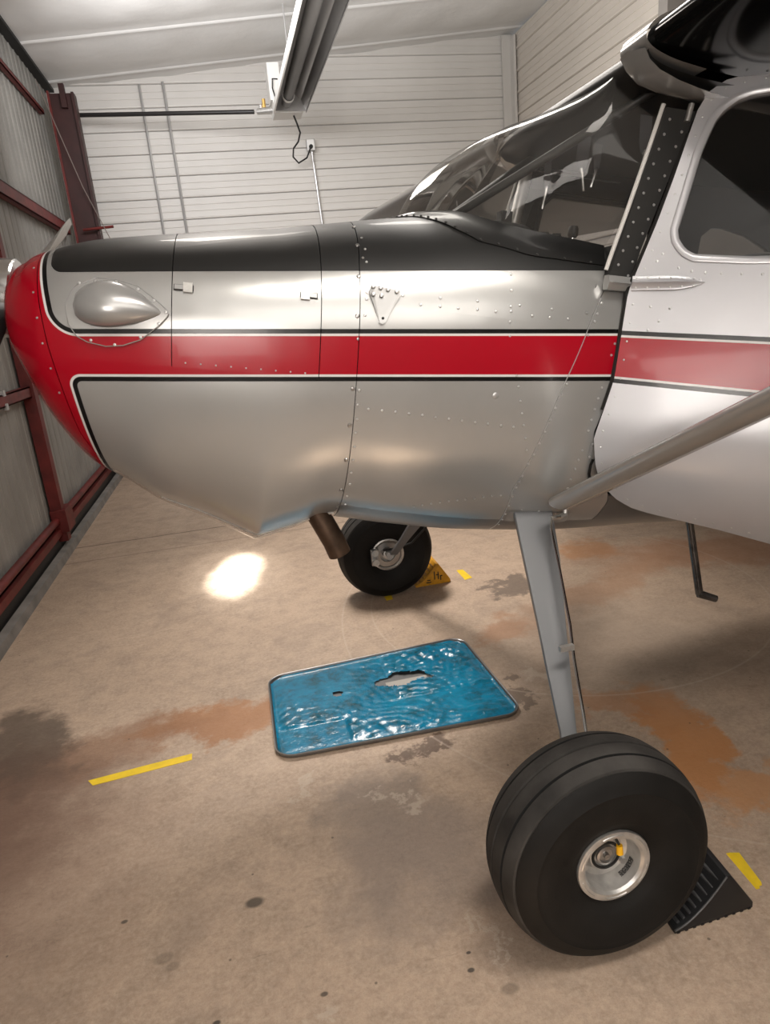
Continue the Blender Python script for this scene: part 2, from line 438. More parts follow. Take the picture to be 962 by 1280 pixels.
for yc in np.arange(-3.5, 8, .9):
    obj('girt_clip', MB().box((XD + .06, yc, 1.15), (XD + .082, yc + .04, 1.19)).box((XD + .06, yc, 1.235), (XD + .082, yc + .04, 1.27)), M_galv, droot, off=off)
obj('threshold_seal', MB().box((XD + .0, YF, .0), (XD + .03, YB, .20)), M_rubber, droot, off=off)
obj('baseboard_left', MB().prism([(XD + .03, 0), (XD + .10, 0), (XD + .092, .055), (XD + .045, .062), (XD + .035, .03)], 'y', YF, YB), M_curb, kind='structure')

# corner column and its odds and ends
cr = empty('corner_column', (-1.24, 8.2, 0), 'dark maroon steel corner column between the left door and the back wall', 'column')
co = (1.24, -8.2, 0)
obj('web', MB().box((-1.33, 8.02, 0), (-1.12, 8.035, 3.86)), M_maroon, cr, off=co)
obj('flange', MB().box((-1.345, 8.0, 0), (-1.325, 8.12, 3.88)), M_red, cr, off=co)
obj('flange', MB().prism([(-1.12, 0), (-1.095, 0), (-1.095, 3.86), (-1.12, 3.86)], 'y', 7.98, 8.14), M_maroon, cr, off=co)
obj('top_bracket', MB().box((-1.22, 7.96, 3.72), (-1.17, 8.02, 3.93)), M_maroon, cr, off=co)
obj('brace_rod', MB().tube([(-1.25, 7.95, 2.60), (-.95, 7.95, 2.615)], .014, 8), M_red, cr, off=co, smooth=40)
obj('guy_wire', MB().tube([(-1.40, 7.9, 3.95), (-1.17, 7.93, 3.0), (-.97, 7.93, 2.40), (-.96, 7.93, 1.6)], .0045, 6), mat('galvanised_wire', (.30, .25, .23), .4, metal=.5), label='thin steel wire running down beside the maroon corner column', cat='wire')

obj('gas_pipe', MB().tube([(-1.14, 8.25, 3.725), (.625, 7.81, 3.588)], .021, 10), M_blackpipe, label='black iron gas pipe running from the corner column to the ceiling heater', cat='pipe', smooth=40)
obj('wall_conduit', MB().tube([(-.497, YB - .045, 4.08), (-.497, YB - .045, 0.0)], .013, 8), M_galv, label='galvanised conduit on the back wall, nearer the maroon corner column', cat='conduit', group='conduits on the back wall', smooth=40)
obj('wall_conduit', MB().tube([(-.25, YB - .045, 4.10), (-.235, YB - .045, 0.0)], .015, 8), M_galv, label='galvanised conduit on the back wall, second from the maroon corner column', cat='conduit', group='conduits on the back wall', smooth=40)
obj('wall_conduit', MB().tube([(1.285, YB - .045, 3.36), (1.32, YB - .045, 2.5), (1.32, YB - .045, 0.0)], .013, 8), M_galv, label='galvanised conduit running down from the small outlet box', cat='conduit', group='conduits on the back wall', smooth=40)
ob = empty('outlet_box', (1.27, YB - .06, 3.36), 'small grey electrical outlet box on the back wall under the heater', 'outlet box')
obj('box_body', MB().box((-.04, -.035, 0), (.05, .035, .12)), M_galv, ob, bevel=.006)
obj('plug', MB().tube([(.0, -.035, .04), (0, -.075, .035)], .022, 10), M_black, ob, smooth=40)
obj('power_cord', MB().tube([(1.0, 7.62, 3.490), (1.03, 7.68, 3.44), (1.07, 7.8, 3.38), (1.06, 7.95, 3.33), (1.02, 8.1, 3.30), (1.03, 8.3, 3.26), (1.10, 8.42, 3.22), (1.2, 8.42, 3.27), (1.26, 8.43, 3.38)], .009, 7), M_black, label='black power cord hanging from the heater to the outlet box', cat='cord', smooth=60)

hr = empty('tube_heater', (.95, 5.2, 3.5), 'long overhead radiant tube heater with aluminium reflector and white burner box', 'heater')
ho = (-.95, -5.2, -3.5)
y0h, y1h = 1.2, 7.5
ref = [(.80, 3.51), (.84, 3.60), (.90, 3.66), (1.00, 3.66), (1.07, 3.60), (1.11, 3.50)]
P = [[(x, y, z) for x, z in ref] for y in (y0h, y1h)]; P3 = [[(x, y, z + .004) for x, z in ref] for y in (y0h, y1h)]
obj('reflector', MB().grid(P).grid(P3), M_alu, hr, off=ho)
obj('reflector_lip', MB().box((.785, y0h, 3.485), (.800, y1h, 3.545)), M_white, hr, off=ho)
obj('reflector_lip', MB().box((1.108, y0h, 3.485), (1.116, y1h, 3.53)), M_alu, hr, off=ho)
obj('radiant_tube', MB().tube([(.925, y0h, 3.575), (.925, y1h + .05, 3.575)], .048, 16), M_darktube, hr, off=ho, smooth=40)
obj('tube_clamp', MB().lathe([(.052, -.02), (.058, -.02), (.058, .02), (.052, .02)], (.925, y1h - .22, 3.575), 'y', 20), M_white, hr, off=ho, smooth=40)
obj('end_cap', MB().prism([(.80, 3.51), (.84, 3.60), (.90, 3.66), (1.00, 3.66), (1.07, 3.60), (1.11, 3.50)], 'y', y1h, y1h + .01), M_alu, hr, off=ho)
bb = obj('burner_box', MB().box((.80, 7.54, 3.50), (1.09, 7.80, 3.62)), M_white, hr, off=ho, bevel=.006)
obj('control_panel', MB().box((.78, 7.56, 3.62), (.90, 7.78, 3.95)), M_white, hr, off=ho, bevel=.006)
obj('gas_valve', MB().tube([(.66, 7.80, 3.585), (.82, 7.72, 3.575)], [.03, .036], 10).tube([(.70, 7.79, 3.58), (.70, 7.79, 3.64)], .02, 8), M_satin, hr, off=ho, smooth=40)
obj('valve_fitting', MB().tube([(.73, 7.77, 3.60), (.73, 7.77, 3.69)], .018, 8), M_brass, hr, off=ho, smooth=40)
obj('control_wire', MB().tube([(.87, 7.555, 3.80), (.82, 7.54, 3.80), (.81, 7.54, 3.72), (.83, 7.54, 3.62)], .006, 6), M_black, hr, off=ho)
for yh in (2.0, 4.6, 7.15):
    obj('hanger', MB().tube([(.95, yh, 3.66), (.95, yh, zc(.95) + .02)], .006, 6), M_galv, hr, off=ho)

# ------------------------------------------------------------------ aircraft frame of reference
TH = 9.5 * D2R
OB = np.array([0.30, 2.35, 1.37]); BX = np.array([math.cos(TH), 0, -math.sin(TH)]); BZ = np.array([math.sin(TH), 0, math.cos(TH)])
EMP = np.array([0.30, 2.35, 0.0]); CO = np.array([(OB - EMP) @ BX, 0, (OB - EMP) @ BZ])     # body -> local offset
YC = 2.356
air = empty('airplane', tuple(EMP), 'silver, red and black high-wing tailwheel airplane filling the hangar', 'airplane')
air.rotation_euler = (0, TH, 0)


def w2l(p):
    q = np.asarray(p, float) - EMP; return (float(q @ BX), float(q[1]), float(q @ BZ))


def part(name, mb, m, parent=air, world=False, smooth=40, **k):
    if world: mb.v = [w2l(p) for p in mb.v]; return obj(name, mb, m, parent, smooth=smooth, **k)
    return obj(name, mb, m, parent, smooth=smooth, off=CO, **k)


def pch(x, X, Y):
    x = np.asarray(x, float); X = np.asarray(X); Y = np.asarray(Y); H = np.diff(X); Dd = np.diff(Y) / H
    m = np.zeros(len(X)); m[0] = Dd[0]; m[-1] = Dd[-1]
    for i in range(1, len(X) - 1):
        if Dd[i - 1] * Dd[i] > 0:
            w1 = 2 * H[i] + H[i - 1]; w2 = H[i] + 2 * H[i - 1]; m[i] = (w1 + w2) / (w1 / Dd[i - 1] + w2 / Dd[i])
    i = np.clip(np.searchsorted(X, x) - 1, 0, len(X) - 2); t = np.clip((x - X[i]) / H[i], 0, 1)
    return (1 + 2 * t) * (1 - t) ** 2 * Y[i] + t * (1 - t) ** 2 * H[i] * m[i] + t * t * (3 - 2 * t) * Y[i + 1] + t * t * (t - 1) * H[i] * m[i + 1]


KX = [-.922, -.915, -.905, -.890, -.872, -.845, -.79, -.70, -.60, -.50, -.38, -.29, -.225, -.206, -.19, -.09, 0.03, .2, .5, .8, 1.2, 1.6, 4.6]
ZT = [.145, .20, .222, .242, .252, .272, .294, .325, .345, .362, .3805, .394, .404, .4067, .409, .4285, .452, .483, .522, .52, .52, .52, .34]
ZB = [.125, .08, .045, -.01, -.055, -.120, -.225, -.338, -.398, -.463, -.51, -.552, -.583, -.591, -.586, -.548, -.503, -.521, -.541, -.537, -.506, -.485, -.02]
KW = [-.922, -.91, -.88, -.84, -.79, -.6, -.45, 0, .4, .8, 1.2, 1.6, 4.6]
WW = [.12, .22, .29, .33, .36, .39, .41, .455, .495, .53, .535, .53, .10]
NT_, NB_ = 2.4, 2.6
def dims(x):
    zt, zb, w = pch(x, KX, ZT), pch(x, KX, ZB), pch(x, KW, WW)
    return zt, zb, w, np.clip(.05, zb + .3 * (zt - zb), zt - .3 * (zt - zb))


def hull(x, al, inset=0.0):        # al in radians: -90 keel, 0 near side, 90 top, 180 far side
    zt, zb, w, c = dims(x); s, co_ = math.sin(al), math.cos(al); n = NT_ if s > 0 else NB_
    y = -(w - inset) * math.copysign(abs(co_) ** (2 / n), co_)
    z = c + (zt - c - inset) * abs(s) ** (2 / n) if s > 0 else c - (c - zb - inset) * abs(s) ** (2 / n)
    return np.array([x, y, z])


def al_of_z(x, z):
    zt, zb, w, c = dims(x)
    if z >= c: return math.asin(min(1, max(0, (z - c) / (zt - c))) ** (NT_ / 2))
    return -math.asin(min(1, max(0, (c - z) / (c - zb))) ** (NB_ / 2))


def hside(x, z, out=0.0, far=False):      # point on the near side at (x, z) with its normal
    def P(a, b): return hull(a, al_of_z(a, b))
    p = P(x, z); e = .004; tx = P(x + e, z) - P(x - e, z); tz = P(x, z + e) - P(x, z - e)
    n = np.cross(tx, tz); n /= np.linalg.norm(n)
    if n[1] > 0: n = -n
    q = p + n * out
    if far: q = q * [1, -1, 1]; n = n * [1, -1, 1]
    return q, n


def panel(name, xa, xb, a0, a1, m, nu=24, nv=40, gap=.0012, fold=.007, flip=False, parent=air, **k):
    """a sheet of the skin; xa, xb are x or functions of z; a0, a1 angles in degrees or ('z', function of x)"""
    fa = xa if callable(xa) else (lambda z: xa); fb_ = xb if callable(xb) else (lambda z: xb)
    def ang(a, x): return a * D2R if not isinstance(a, tuple) else (a[1](x) * D2R if a[0] == 'a' else al_of_z(x, a[1](x)))
    g = []
    us = list(np.linspace(0, 1, nu + 1)); vs = list(np.linspace(0, 1, nv + 1))
    for u in us:
        row = []
        for v in vs:
            x = (fa(0) + fb_(0)) / 2 if False else fa(.05) * (1 - u) + fb_(.05) * u
            for _ in range(3):
                al = ang(a0, x) * (1 - v) + ang(a1, x) * v
                z = hull(x, al)[2]; x = (fa(z) + gap) * (1 - u) + (fb_(z) - gap) * u
            al = ang(a0, x) * (1 - v) + ang(a1, x) * v
            row.append((x, al))
        g.append(row)
    P = np.array([[hull(x, al) for x, al in r] for r in g]); Q = np.array([[hull(x, al, fold) for x, al in r] for r in g])
    mb = MB().grid(P)
    full = (not isinstance(a0, tuple)) and (not isinstance(a1, tuple)) and abs(a1 - a0) >= 359
    mb.grid([P[0], Q[0]]); mb.grid([P[-1], Q[-1]])
    if not full: mb.grid([P[:, 0], Q[:, 0]]); mb.grid([P[:, -1], Q[:, -1]])
    o = part(name, mb, m, parent, smooth=35, **k)
    return o


# livery -----------------------------------------------------------
def livery(name, door=False):
    m = mat(name, (.5, .5, .5), .3, coat=.12); nt = m.node_tree; N.nt = nt; b = nt.nodes['Principled BSDF']
    tc = nt.nodes.new('ShaderNodeTexCoord'); s = nt.nodes.new('ShaderNodeSeparateXYZ'); nt.links.new(tc.outputs['Object'], s.inputs[0])
    X = N(s.outputs[0]) - float(CO[0]); Z = N(s.outputs[2]) - float(CO[2])
    silver = (.60, .60, .625) if door else (.50, .50, .49)  # door silver raised: it turns towards the light
    def zone(a, bb, r):
        ar, br = a + r, bb + r; qa, qb = nmax(ar, 0), nmax(br, 0)
        return N.m('SQRT', qa * qa + qb * qb) + nmin(nmax(ar, br), 0) - r
    if door:
        dU = (X * -.038 + .202) - Z
        dL = Z - (X * -.070 + .0905)
    else:
        dU = zone(-.766 - (Z - .129) * .235 - X, (X * .0745 + .1175) - Z, .055)
        dL = zone(-.705 - (Z + .09) * .22 - X, Z - (X * .0665 - .012), .022)
    pin = .0062
    red = (.39, .002, .013)
    n = noise(2.2, 5); 
    c = mixc(ramp(N(n.outputs[0]), .35, .7), tuple(v * .94 for v in silver), tuple(v * 1.05 for v in silver))
    inU, inL = below(dU, -pin), below(dL, -pin)
    base = mixc(nmax(inU, inL), (.006, .006, .006), c)                 # pin black, silver inside
    onU = below(nmin(dU, dL), pin)
    base = mixc(onU, (.72, .71, .70), base)                            # thin white edge
    onR = below(nmin(dU, dL), pin + .0065)
    base = mixc(onR, red, base)
    isred = 1 - onR
    if not door:
        top = zone(-.748 - (Z - .129) * .235 - X, (X * .0885 + .2785) - Z, .028)
        it = below(top, 0)
        base = mixc(it, base, (.008, .008, .0078))
        # invert: it=1 inside the black top
        base.s.node.inputs[0].default_value = 0
        nt.links.new(it.s, base.s.node.inputs[0])
        metal = nmin(nmax(inU, inL), 1 - it) * .55
        rough = it * .20 + .20 + nmax(inU, inL) * .06
    else:
        metal = nmax(inU, inL) * .22; rough = nmax(inU, inL) * .08 + .22
    nt.links.new(base.s, b.inputs['Base Color']); nt.links.new(metal.s, b.inputs['Metallic']); nt.links.new(rough.s, b.inputs['Roughness'])
    bp = nt.nodes.new('ShaderNodeBump'); bp.inputs['Strength'].default_value = .10; bp.inputs['Distance'].default_value = .02
    nb = noise(5, 2); nt.links.new(nb.outputs[0], bp.inputs['Height']); nt.links.new(bp.outputs[0], b.inputs['Normal'])
    return m


M_liv = livery('livery_paint'); M_livd = livery('livery_paint_door', True)

# skin panels -------------------------------------------------------
def xfw(z): return .043 + .06 * max(0, z - .30)
def xdoub(z): return float(np.interp(z, [-.54, -.32, -.007, .213, .30, .5], [.585, .559, .639, .713, .758, .80]))
def xdoor(z): return float(np.interp(z, [-.54, -.35, -.17, -.132, .045, .29, .5], [.90, .90, .80, .765, .805, .838, .862]))
def xbowl(z): return float(np.interp(z, [-.30, -.211, .028, .128, .252, .3], [-.66, -.71, -.772, -.79, -.812, -.815]))
def ztop_door(x): return float(np.interp(x, [-.46, -.28, -.05, .05], [.305, .345, .385, .395]))
def zbot_door(x): return -.008 - .0175 * (x + .455)
XS1, XS2 = -.456, -.062
inner = MB(); P = []
for x in np.concatenate([np.linspace(-.90, -.78, 8), np.linspace(-.72, 1.0, 30)]): P.append([hull(x, a, .009) for a in np.linspace(-90, 270, 97)[:-1] * D2R])
# shell below the windshield sill only: keep the cabin open above it
inner.grid([r for r in P if r[0][0] < .20], closed_v=True)
part('black_liner', inner, M_shade_black)  # black liner added so gaps in the skin look shaded
panel('nose_bowl', -.9215, xbowl, -90, 270, M_liv, nu=40, nv=110)
part('nose_face', MB().add([hull(-.921, a) for a in np.linspace(-90, 270, 41)[:-1] * D2R], [tuple(range(40))]), M_liv, smooth=None)
panel('upper_cowl', xbowl, XS1, ('z', zbot_door), 180, M_liv, nu=26, nv=60)
panel('cowl_door', XS1, XS2, ('z', zbot_door), ('z', ztop_door), M_liv, nu=26, nv=34)
panel('cowl_top_panel', XS1, XS2, ('z', ztop_door), 180, M_liv, nu=24, nv=44)
panel('rear_cowl_strip', XS2, xfw, ('z', zbot_door), 180, M_liv, nu=8, nv=60)
panel('lower_cowl', xbowl, xfw, -90, ('z', zbot_door), M_liv, nu=50, nv=44)
panel('lower_cowl', xbowl, xfw, 180, 270, M_liv, nu=50, nv=44)
def abase(x): return float(np.interp(x, [0, .28, .37, .43, .48, .60, .785], [78, 78, 68, 57.5, 52, 48, 44.5]))
def zlap(x): return float(np.interp(x, [.04, .154, .381, .697], [.195, .194, .188, .179]))
panel('forward_skin', xfw, lambda z: min(xdoub(z), .80) if z < .3 else .79, ('z', zlap), ('a', lambda x: abase(x)), M_liv, nu=26, nv=30)
panel('forward_skin', xfw, xdoub, -52, ('z', zlap), M_liv, nu=26, nv=40)
panel('forward_skin', xfw, .80, ('a', lambda x: 180 - abase(x)), 232, M_liv, nu=26, nv=40)
panel('belly_skin', xfw, 1.6, -90, -52, M_belly_shade, nu=40, nv=14)
panel('belly_skin', xfw, 1.6, 232, 270, M_belly_shade, nu=40, nv=14)
panel('doorpost_skin', lambda z: min(xdoub(z), .765), xdoor, -52, ('z', lambda x: .335), M_liv, nu=10, nv=44)
def zdeck(x): return float(np.interp(x, [.17, .24, .34, .45, .6, .8], [.47, .455, .440, .425, .405, .385]))
panel('cowl_deck', xfw, lambda z: .24, 78, 102, M_liv, nu=8, nv=10)
# aft fuselage with the door opening left out on the near side
panel('far_side_skin', .80, 1.6, 150, 232, M_liv, nu=20, nv=34)
panel('near_sill_skin', xdoor, 1.6, -52, ('z', lambda x: -.33), M_belly_shade, nu=20, nv=10)
panel('aft_fuselage', 1.62, 4.55, -90, 270, M_silver, nu=40, nv=60)
part('black_liner', MB().grid([[hull(x, a, .012) for a in np.linspace(-90, -50, 10) * D2R] for x in np.linspace(.2, 1.6, 20)]), M_shade_black)
part('black_liner', MB().grid([[hull(x, a, .02) for a in np.linspace(-60, 36, 24) * D2R] for x in np.linspace(.05, .78, 20)]), M_shade_black)
part('black_liner', MB().grid([[hull(x, a, .012) for a in np.linspace(140, 240, 24) * D2R] for x in np.linspace(.05, 1.6, 30)]), M_shade_black)

# outlet lip under the cowl
part('cowl_outlet_lip', MB().tube([tuple(hull(x, -62 * D2R)) for x in np.linspace(-.50, -.206, 14)], .0035, 6).tube([tuple(hull(x, -62 * D2R)) for x in np.linspace(-.206, .035, 10)], .0045, 6), M_satin)
# cheek fairing over the cylinder head
def teardrop(u):      # outline parameter 0..1 around; returns (x, z)
    return None
cx0, cx1, cz = -.706, -.476, .132
def cheek(scale_out=1.0):
    rows = []
    for i in range(25):
        t = i / 24; x = cx0 + (cx1 - cx0) * t
        hw = .060 * (math.sqrt(max(0, 1 - ((t - .36) / .36) ** 2)) ** .9 if t < .36 else (1 - ((t - .36) / .64) ** 1.9) ** 1.0)
        zc_ = cz + .012 * math.sin(math.pi * t) - .004 * t
        dp = .055 * (math.sqrt(max(0, 1 - ((t - .36) / .36) ** 2)) if t < .36 else (1 - ((t - .36) / .64) ** 1.6))
        row = []
        for j in range(17):
            b_ = math.pi * j / 16; z = zc_ + hw * math.cos(b_); d = dp * math.sin(b_) ** .8 if 0 < j < 16 else 0
            q, nn = hside(x, z); row.append(tuple(q + np.array([0, -1, 0]) * (d + .0015)))
        rows.append(row)
    return rows
rows = cheek(); cf = part('cheek_fairing', MB().grid(rows), M_silver, smooth=60)
part('cheek_fairing', MB().grid([[(p[0], -p[1], p[2]) for p in r] for r in rows]), M_silver, smooth=60)
fl = [(-.715, .081), (-.722, .133), (-.702, .175), (-.65, .203), (-.597, .203), (-.541, .190), (-.5, .163), (-.468, .138), (-.462, .127), (-.466, .118), (-.487, .094), (-.534, .055), (-.58, .037), (-.623, .032), (-.67, .040), (-.696, .053)]
fp = np.array(fl); fcx = np.array([-.60, .120]); m1 = MB()
ring = []
K = len(fl); T = np.linspace(0, K, 97)[:-1]
fx = np.interp(T, range(K + 1), list(fp[:, 0]) + [fp[0, 0]]); fz = np.interp(T, range(K + 1), list(fp[:, 1]) + [fp[0, 1]])
G = []
for s_ in (1.0, .995, .93, .80, .6):
    row = []
    for a, b_ in zip(fx, fz):
        xx, zz = fcx[0] + (a - fcx[0]) * s_, fcx[1] + (b_ - fcx[1]) * s_
        q, nn = hside(xx, zz); row.append(tuple(q + nn * (.0003 if s_ == 1 else .0055)))
    G.append(row)
part('flange', MB().grid(G, closed_v=True), M_liv, cf, smooth=50)
part('flange_edge', MB().tube([tuple(np.array(q)) for q in G[1]] + [tuple(G[1][0]), tuple(G[1][1])], .0013, 5, cap=False), M_silver, cf)
rv = MB()
for a, b_ in [(-.69, .186), (-.65, .196), (-.597, .196), (-.541, .183), (-.5, .157), (-.469, .131), (-.487, .100), (-.534, .062), (-.60, .038), (-.66, .045)]:
    q, nn = hside(a, b_, .0055); rv.dome(q, nn, .0045)
part('flange_screw', rv, M_rivet, cf, kind='stuff')

# rivets: near side positions measured along the seams (x, z) then mirrored
def pxr(): pass
riv = MB(); rivs_small = []
def row(p0, p1, n, r=.0036, skip=()):
    for i in range(n):
        t = i / (n - 1); rivs_small.append((p0[0] + (p1[0] - p0[0]) * t, p0[1] + (p1[1] - p0[1]) * t, r))
rivs_small += [(x, z, .0035) for x, z in [(0.161,0.225),(0.211,0.204),(0.266,0.227),(0.266,0.204),(0.317,0.203),(0.372,0.227),(0.372,0.204),(0.426,0.203),(0.472,0.309),(0.471,0.265),(0.469,0.22),(0.47,0.207),(0.468,0.178),(0.495,0.225),(0.532,0.2),(0.59,0.223),(0.584,0.199),(0.639,0.199),(0.695,0.22),(0.728,0.22),(0.72,0.199),(0.743,0.251),(0.47,0.14),(0.702,0.159),(0.502,0.031),(0.053,-0.039),(0.052,-0.081),(0.053,-0.122),(0.053,-0.163),(0.054,-0.205),(0.054,-0.247),(0.054,-0.287),(0.056,-0.327),(0.056,-0.371),(0.058,-0.406),(0.083,-0.091),(0.122,-0.093),(0.161,-0.094),(0.2,-0.097),(0.239,-0.099),(0.278,-0.103),(0.318,-0.105),(0.357,-0.108),(0.397,-0.111),(0.436,-0.113),(0.476,-0.116),(0.514,-0.118),(0.544,-0.111),(0.512,0.001),(0.523,-0.041),(0.533,-0.077),(0.556,-0.149),(0.568,-0.186),(0.655,0.017),(0.643,-0.018),(0.631,-0.055),(0.622,-0.091),(0.612,-0.127),(0.603,-0.163),(0.593,-0.198),(0.583,-0.229),(0.575,-0.271),(0.572,-0.291),(0.569,-0.31),(0.568,-0.343),(0.57,-0.38),(0.575,-0.415),(0.579,-0.441),(0.584,-0.467),(0.27,-0.399),(0.295,-0.391),(0.32,-0.384),(0.346,-0.378),(0.372,-0.371),(0.398,-0.367),(0.423,-0.362),(0.45,-0.357),(0.476,-0.35),(0.502,-0.345),(0.529,-0.341),(0.737,-0.239),(0.735,-0.274),(0.736,-0.306),(0.621,-0.393),(0.681,-0.398),(0.743,-0.405),(0.743,0.252),(0.729,0.221),(0.72,0.198),(0.818,0.238),(0.806,0.206),(0.788,0.141),(0.781,0.108),(0.765,0.013),(0.759,-0.019),(0.754,-0.051),(0.75,-0.083),(0.747,-0.116),(0.743,-0.178),(0.739,-0.209),(0.695,0.22),(0.061,0.225),(0.061,0.207),(0.112,0.224),(0.16,0.225),(0.057,0.164),(0.064,0.346),(0.064,0.309),(0.053,-0.04)]]
for x in np.linspace(-.42, -.1, 9): rivs_small.append((x, zbot_door(x) + .012, .0022))
for z in np.linspace(-.1, .22, 6): rivs_small.append((xbowl(z) - .012, z, .0028))
for x, z, r in rivs_small:
    for far in (False, True):
        q, nn = hside(x, z, 0.0003, far); riv.dome(q, nn, r * 1.2, .75)
part('skin_rivets', riv, M_rivet, kind='stuff')
scr = MB()
for x, z in [(0.034, -0.036), (0.033, -0.141), (0.034, -0.247), (0.034, -0.35), (0.04, 0.267), (0.036, 0.161), (0.044, 0.356), (0.049, 0.418)]:
    q, nn = hside(x, z, .0005); scr.dome(q, nn, .0064, .55, 8)
for x, z in ((.06, .38), (.055, .32), (.036, -.42), (.036, -.40), (.04, .10)):
    q, nn = hside(x, z, .0005); scr.dome(q, nn, .0045, .55, 8)
part('cowl_screws', scr, M_screw, kind='stuff')

part('doubler_edge', MB().tube([tuple(hside(xdoub(z) + .0005, z, .0008)[0]) for z in np.linspace(-.50, .265, 40)] , .0014, 6), M_rivet)
q, nn = hside(.447, -.03, .0002); part('access_plug', MB().dome(q, nn, .010, .22, 14), M_silver)
hp = part('lower_hinge_plate', MB().grid([[tuple(hside(.765 + u * .034, -.150 - v * .052, .004)[0]) for v in (0, .5, 1)] for u in (0, .5, 1)]), M_silver)
hq = MB()
for x, z in ((.769, -.156), (.769, -.196), (.793, -.158), (.792, -.192)): q, nn = hside(x, z, .0045); hq.dome(q, nn, .0042, .8)
part('hinge_plate_screws', hq, M_rivet, hp, kind='stuff')
part('hinge_lug', MB().tube([tuple(hside(.781, z, .009)[0]) for z in (-.145, -.165, -.185, -.20)], [.005, .008, .006, .004], 8), M_screw, hp)
for dx in (0, .005): part('bonding_wire', MB().tube([tuple(hside(.782 + dx + b_, z, .008)[0]) for b_, z in ((0, -.19), (-.005, -.22), (.0, -.25), (.014, -.275), (.030, -.29))], .0022, 6), M_black, hp)
# cowl latches
def latch(xa, xb, z, dirn):
    pr = part('cowl_latch', MB().add([], []).grid([[tuple(hside(xa + (xb - xa) * u, z + dz, o_)[0]) for dz, o_ in ((-.006, .0005), (-.0055, .006), (.0055, .006), (.006, .0005))] for u in (0, .02, .98, 1)]), M_silver, smooth=20)
    c = xb - .012 if dirn > 0 else xa + .012
    part('latch_plate', MB().grid([[tuple(hside(c + dx, z + dz, o_)[0]) for dz, o_ in ((-.013, .0008), (-.012, .0075), (.012, .0075), (.013, .0008))] for dx in (-.012, -.011, .011, .012)]), M_satin, pr, smooth=20)
    part('latch_slot', MB().grid([[tuple(hside(xa + (xb - xa) * u, z + dz, .0028)[0]) for dz in (-.0078, .0078)] for u in (-.05, 1.05)]), M_black, pr)
latch(-.449, -.402, .197, 1); latch(-.118, -.075, .204, -1)
# lug bracket on the firewall side
lp = [(.066, .228), (.074, .246), (.150, .238), (.152, .226), (.112, .150), (.104, .143), (.096, .148)]
lv = [tuple(hside(a, b_, .0)[0] + [0, -.012, 0]) for a, b_ in lp] + [tuple(hside(a, b_, .0)[0]) for a, b_ in lp]; K = len(lp)
lb = part('lug_bracket', MB().add(lv, [tuple(range(K)), tuple(range(K, 2 * K))[::-1]] + [(i, (i + 1) % K, K + (i + 1) % K, K + i) for i in range(K)]), M_silver, smooth=None)
bm_ = MB()
for a, b_ in ((.078, .238), (.098, .236), (.118, .233), (.078, .218), (.100, .216), (.142, .230)): q, nn = hside(a, b_, .012); bm_.dome(q + [0, -.002, 0], nn, .006, .6, 8)
part('bolt_heads', bm_, M_rivet, lb, kind='stuff')
q, nn = hside(.104, .160); part('lug_hole', MB().dome(q + [0, -.0122, 0], (0, -1, 0), .004, .1, 8), M_black, lb)

# spinner and propeller
sx, sz = -.965, .140
part('spinner', MB().lathe([(.001, sx - .24), (.03, sx - .235), (.065, sx - .20), (.095, sx - .14), (.112, sx - .06), (.117, sx + .02), (.117, sx + .035), (.112, sx + .04), (.001, sx + .04)], (0, 0, sz), 'x', 40, tr=None), M_chrome)
dv = np.array([0, 1.0, .345]); dv /= np.linalg.norm(dv); up_ = np.array([0, -dv[2], dv[1]])
def blade(sgn):
    rows = []
    for i in range(17):
        t = i / 16; rr_ = .07 + t * .985
        ch = float(np.interp(t, [0, .1, .3, .6, .85, .96, 1], [.03, .05, .072, .068, .052, .036, .004])); tw = float(np.interp(t, [0, .2, 1], [65, 50, 16])) * D2R
        th_ = .012 * (1 - t * .75) + .002
        c = np.array([sx, 0, sz]) + dv * sgn * rr_; row = []
        e1 = np.array([math.sin(tw), 0, 0]) * 1 + up_ * sgn * math.cos(tw); e2 = np.array([math.cos(tw), 0, 0]) - up_ * sgn * math.sin(tw)
        for k in range(12):
            a = 2 * math.pi * k / 12; row.append(tuple(c + e1 * ch * math.cos(a) + e2 * th_ * math.sin(a)))
        rows.append(row)
    mb = MB().grid(rows, closed_v=True); mb.f.append(tuple(range(16 * 12, 17 * 12))); mb.mi.append(0); mb.f.append(tuple(range(12))); mb.mi.append(0); return mb
part('propeller_blade', blade(1), M_satin, smooth=50); part('propeller_blade', blade(-1), M_black, smooth=50)

# windshield --------------------------------------------------------
def ws_base(s):   # s -1 (near) .. 1 (far)
    a = abs(s); x = float(np.interp(a, [0, .25, .45, .6, .7, .85, 1.0], [.235, .275, .37, .43, .48, .60, .785]))
    al = float(np.interp(a, [0, .25, .45, .6, .7, .85, 1.0], [90, 82, 71, 60.5, 55, 50.8, 47])) * D2R
    p = hull(x, al); return np.array([x, p[1] if s < 0 else -p[1], p[2]])
def ws_top(s):
    a = abs(s); y = s * .47
    x = .735 if a < .9 else .735 + (a - .9) * 1.1; z = .865 if a < .85 else .865 - (a - .85) * .75
    return np.array([x, y, z])
SL, TL = np.linspace(-1, 1, 145), np.linspace(0, 1, 49); P = []
for s in SL:
    B_, T_ = ws_base(s), ws_top(s); row = []
    for t in TL:
        p = B_ * (1 - t) + T_ * t; bul = math.sin(math.pi * t ** .8) * (1 - abs(s) ** 4)
        row.append(tuple(p + np.array([-.055, 0, .052]) * bul + np.array([0, .05 * s, 0]) * math.sin(math.pi * t)))
    P.append(row)
WSP = np.array(P)
ws = part('windshield', MB().grid(P), M_acrylic, smooth=80)
def strip(t0, t1, out, s0=0, s1=48, mats=M_darkgrey, name='windshield_strip'):
    pass
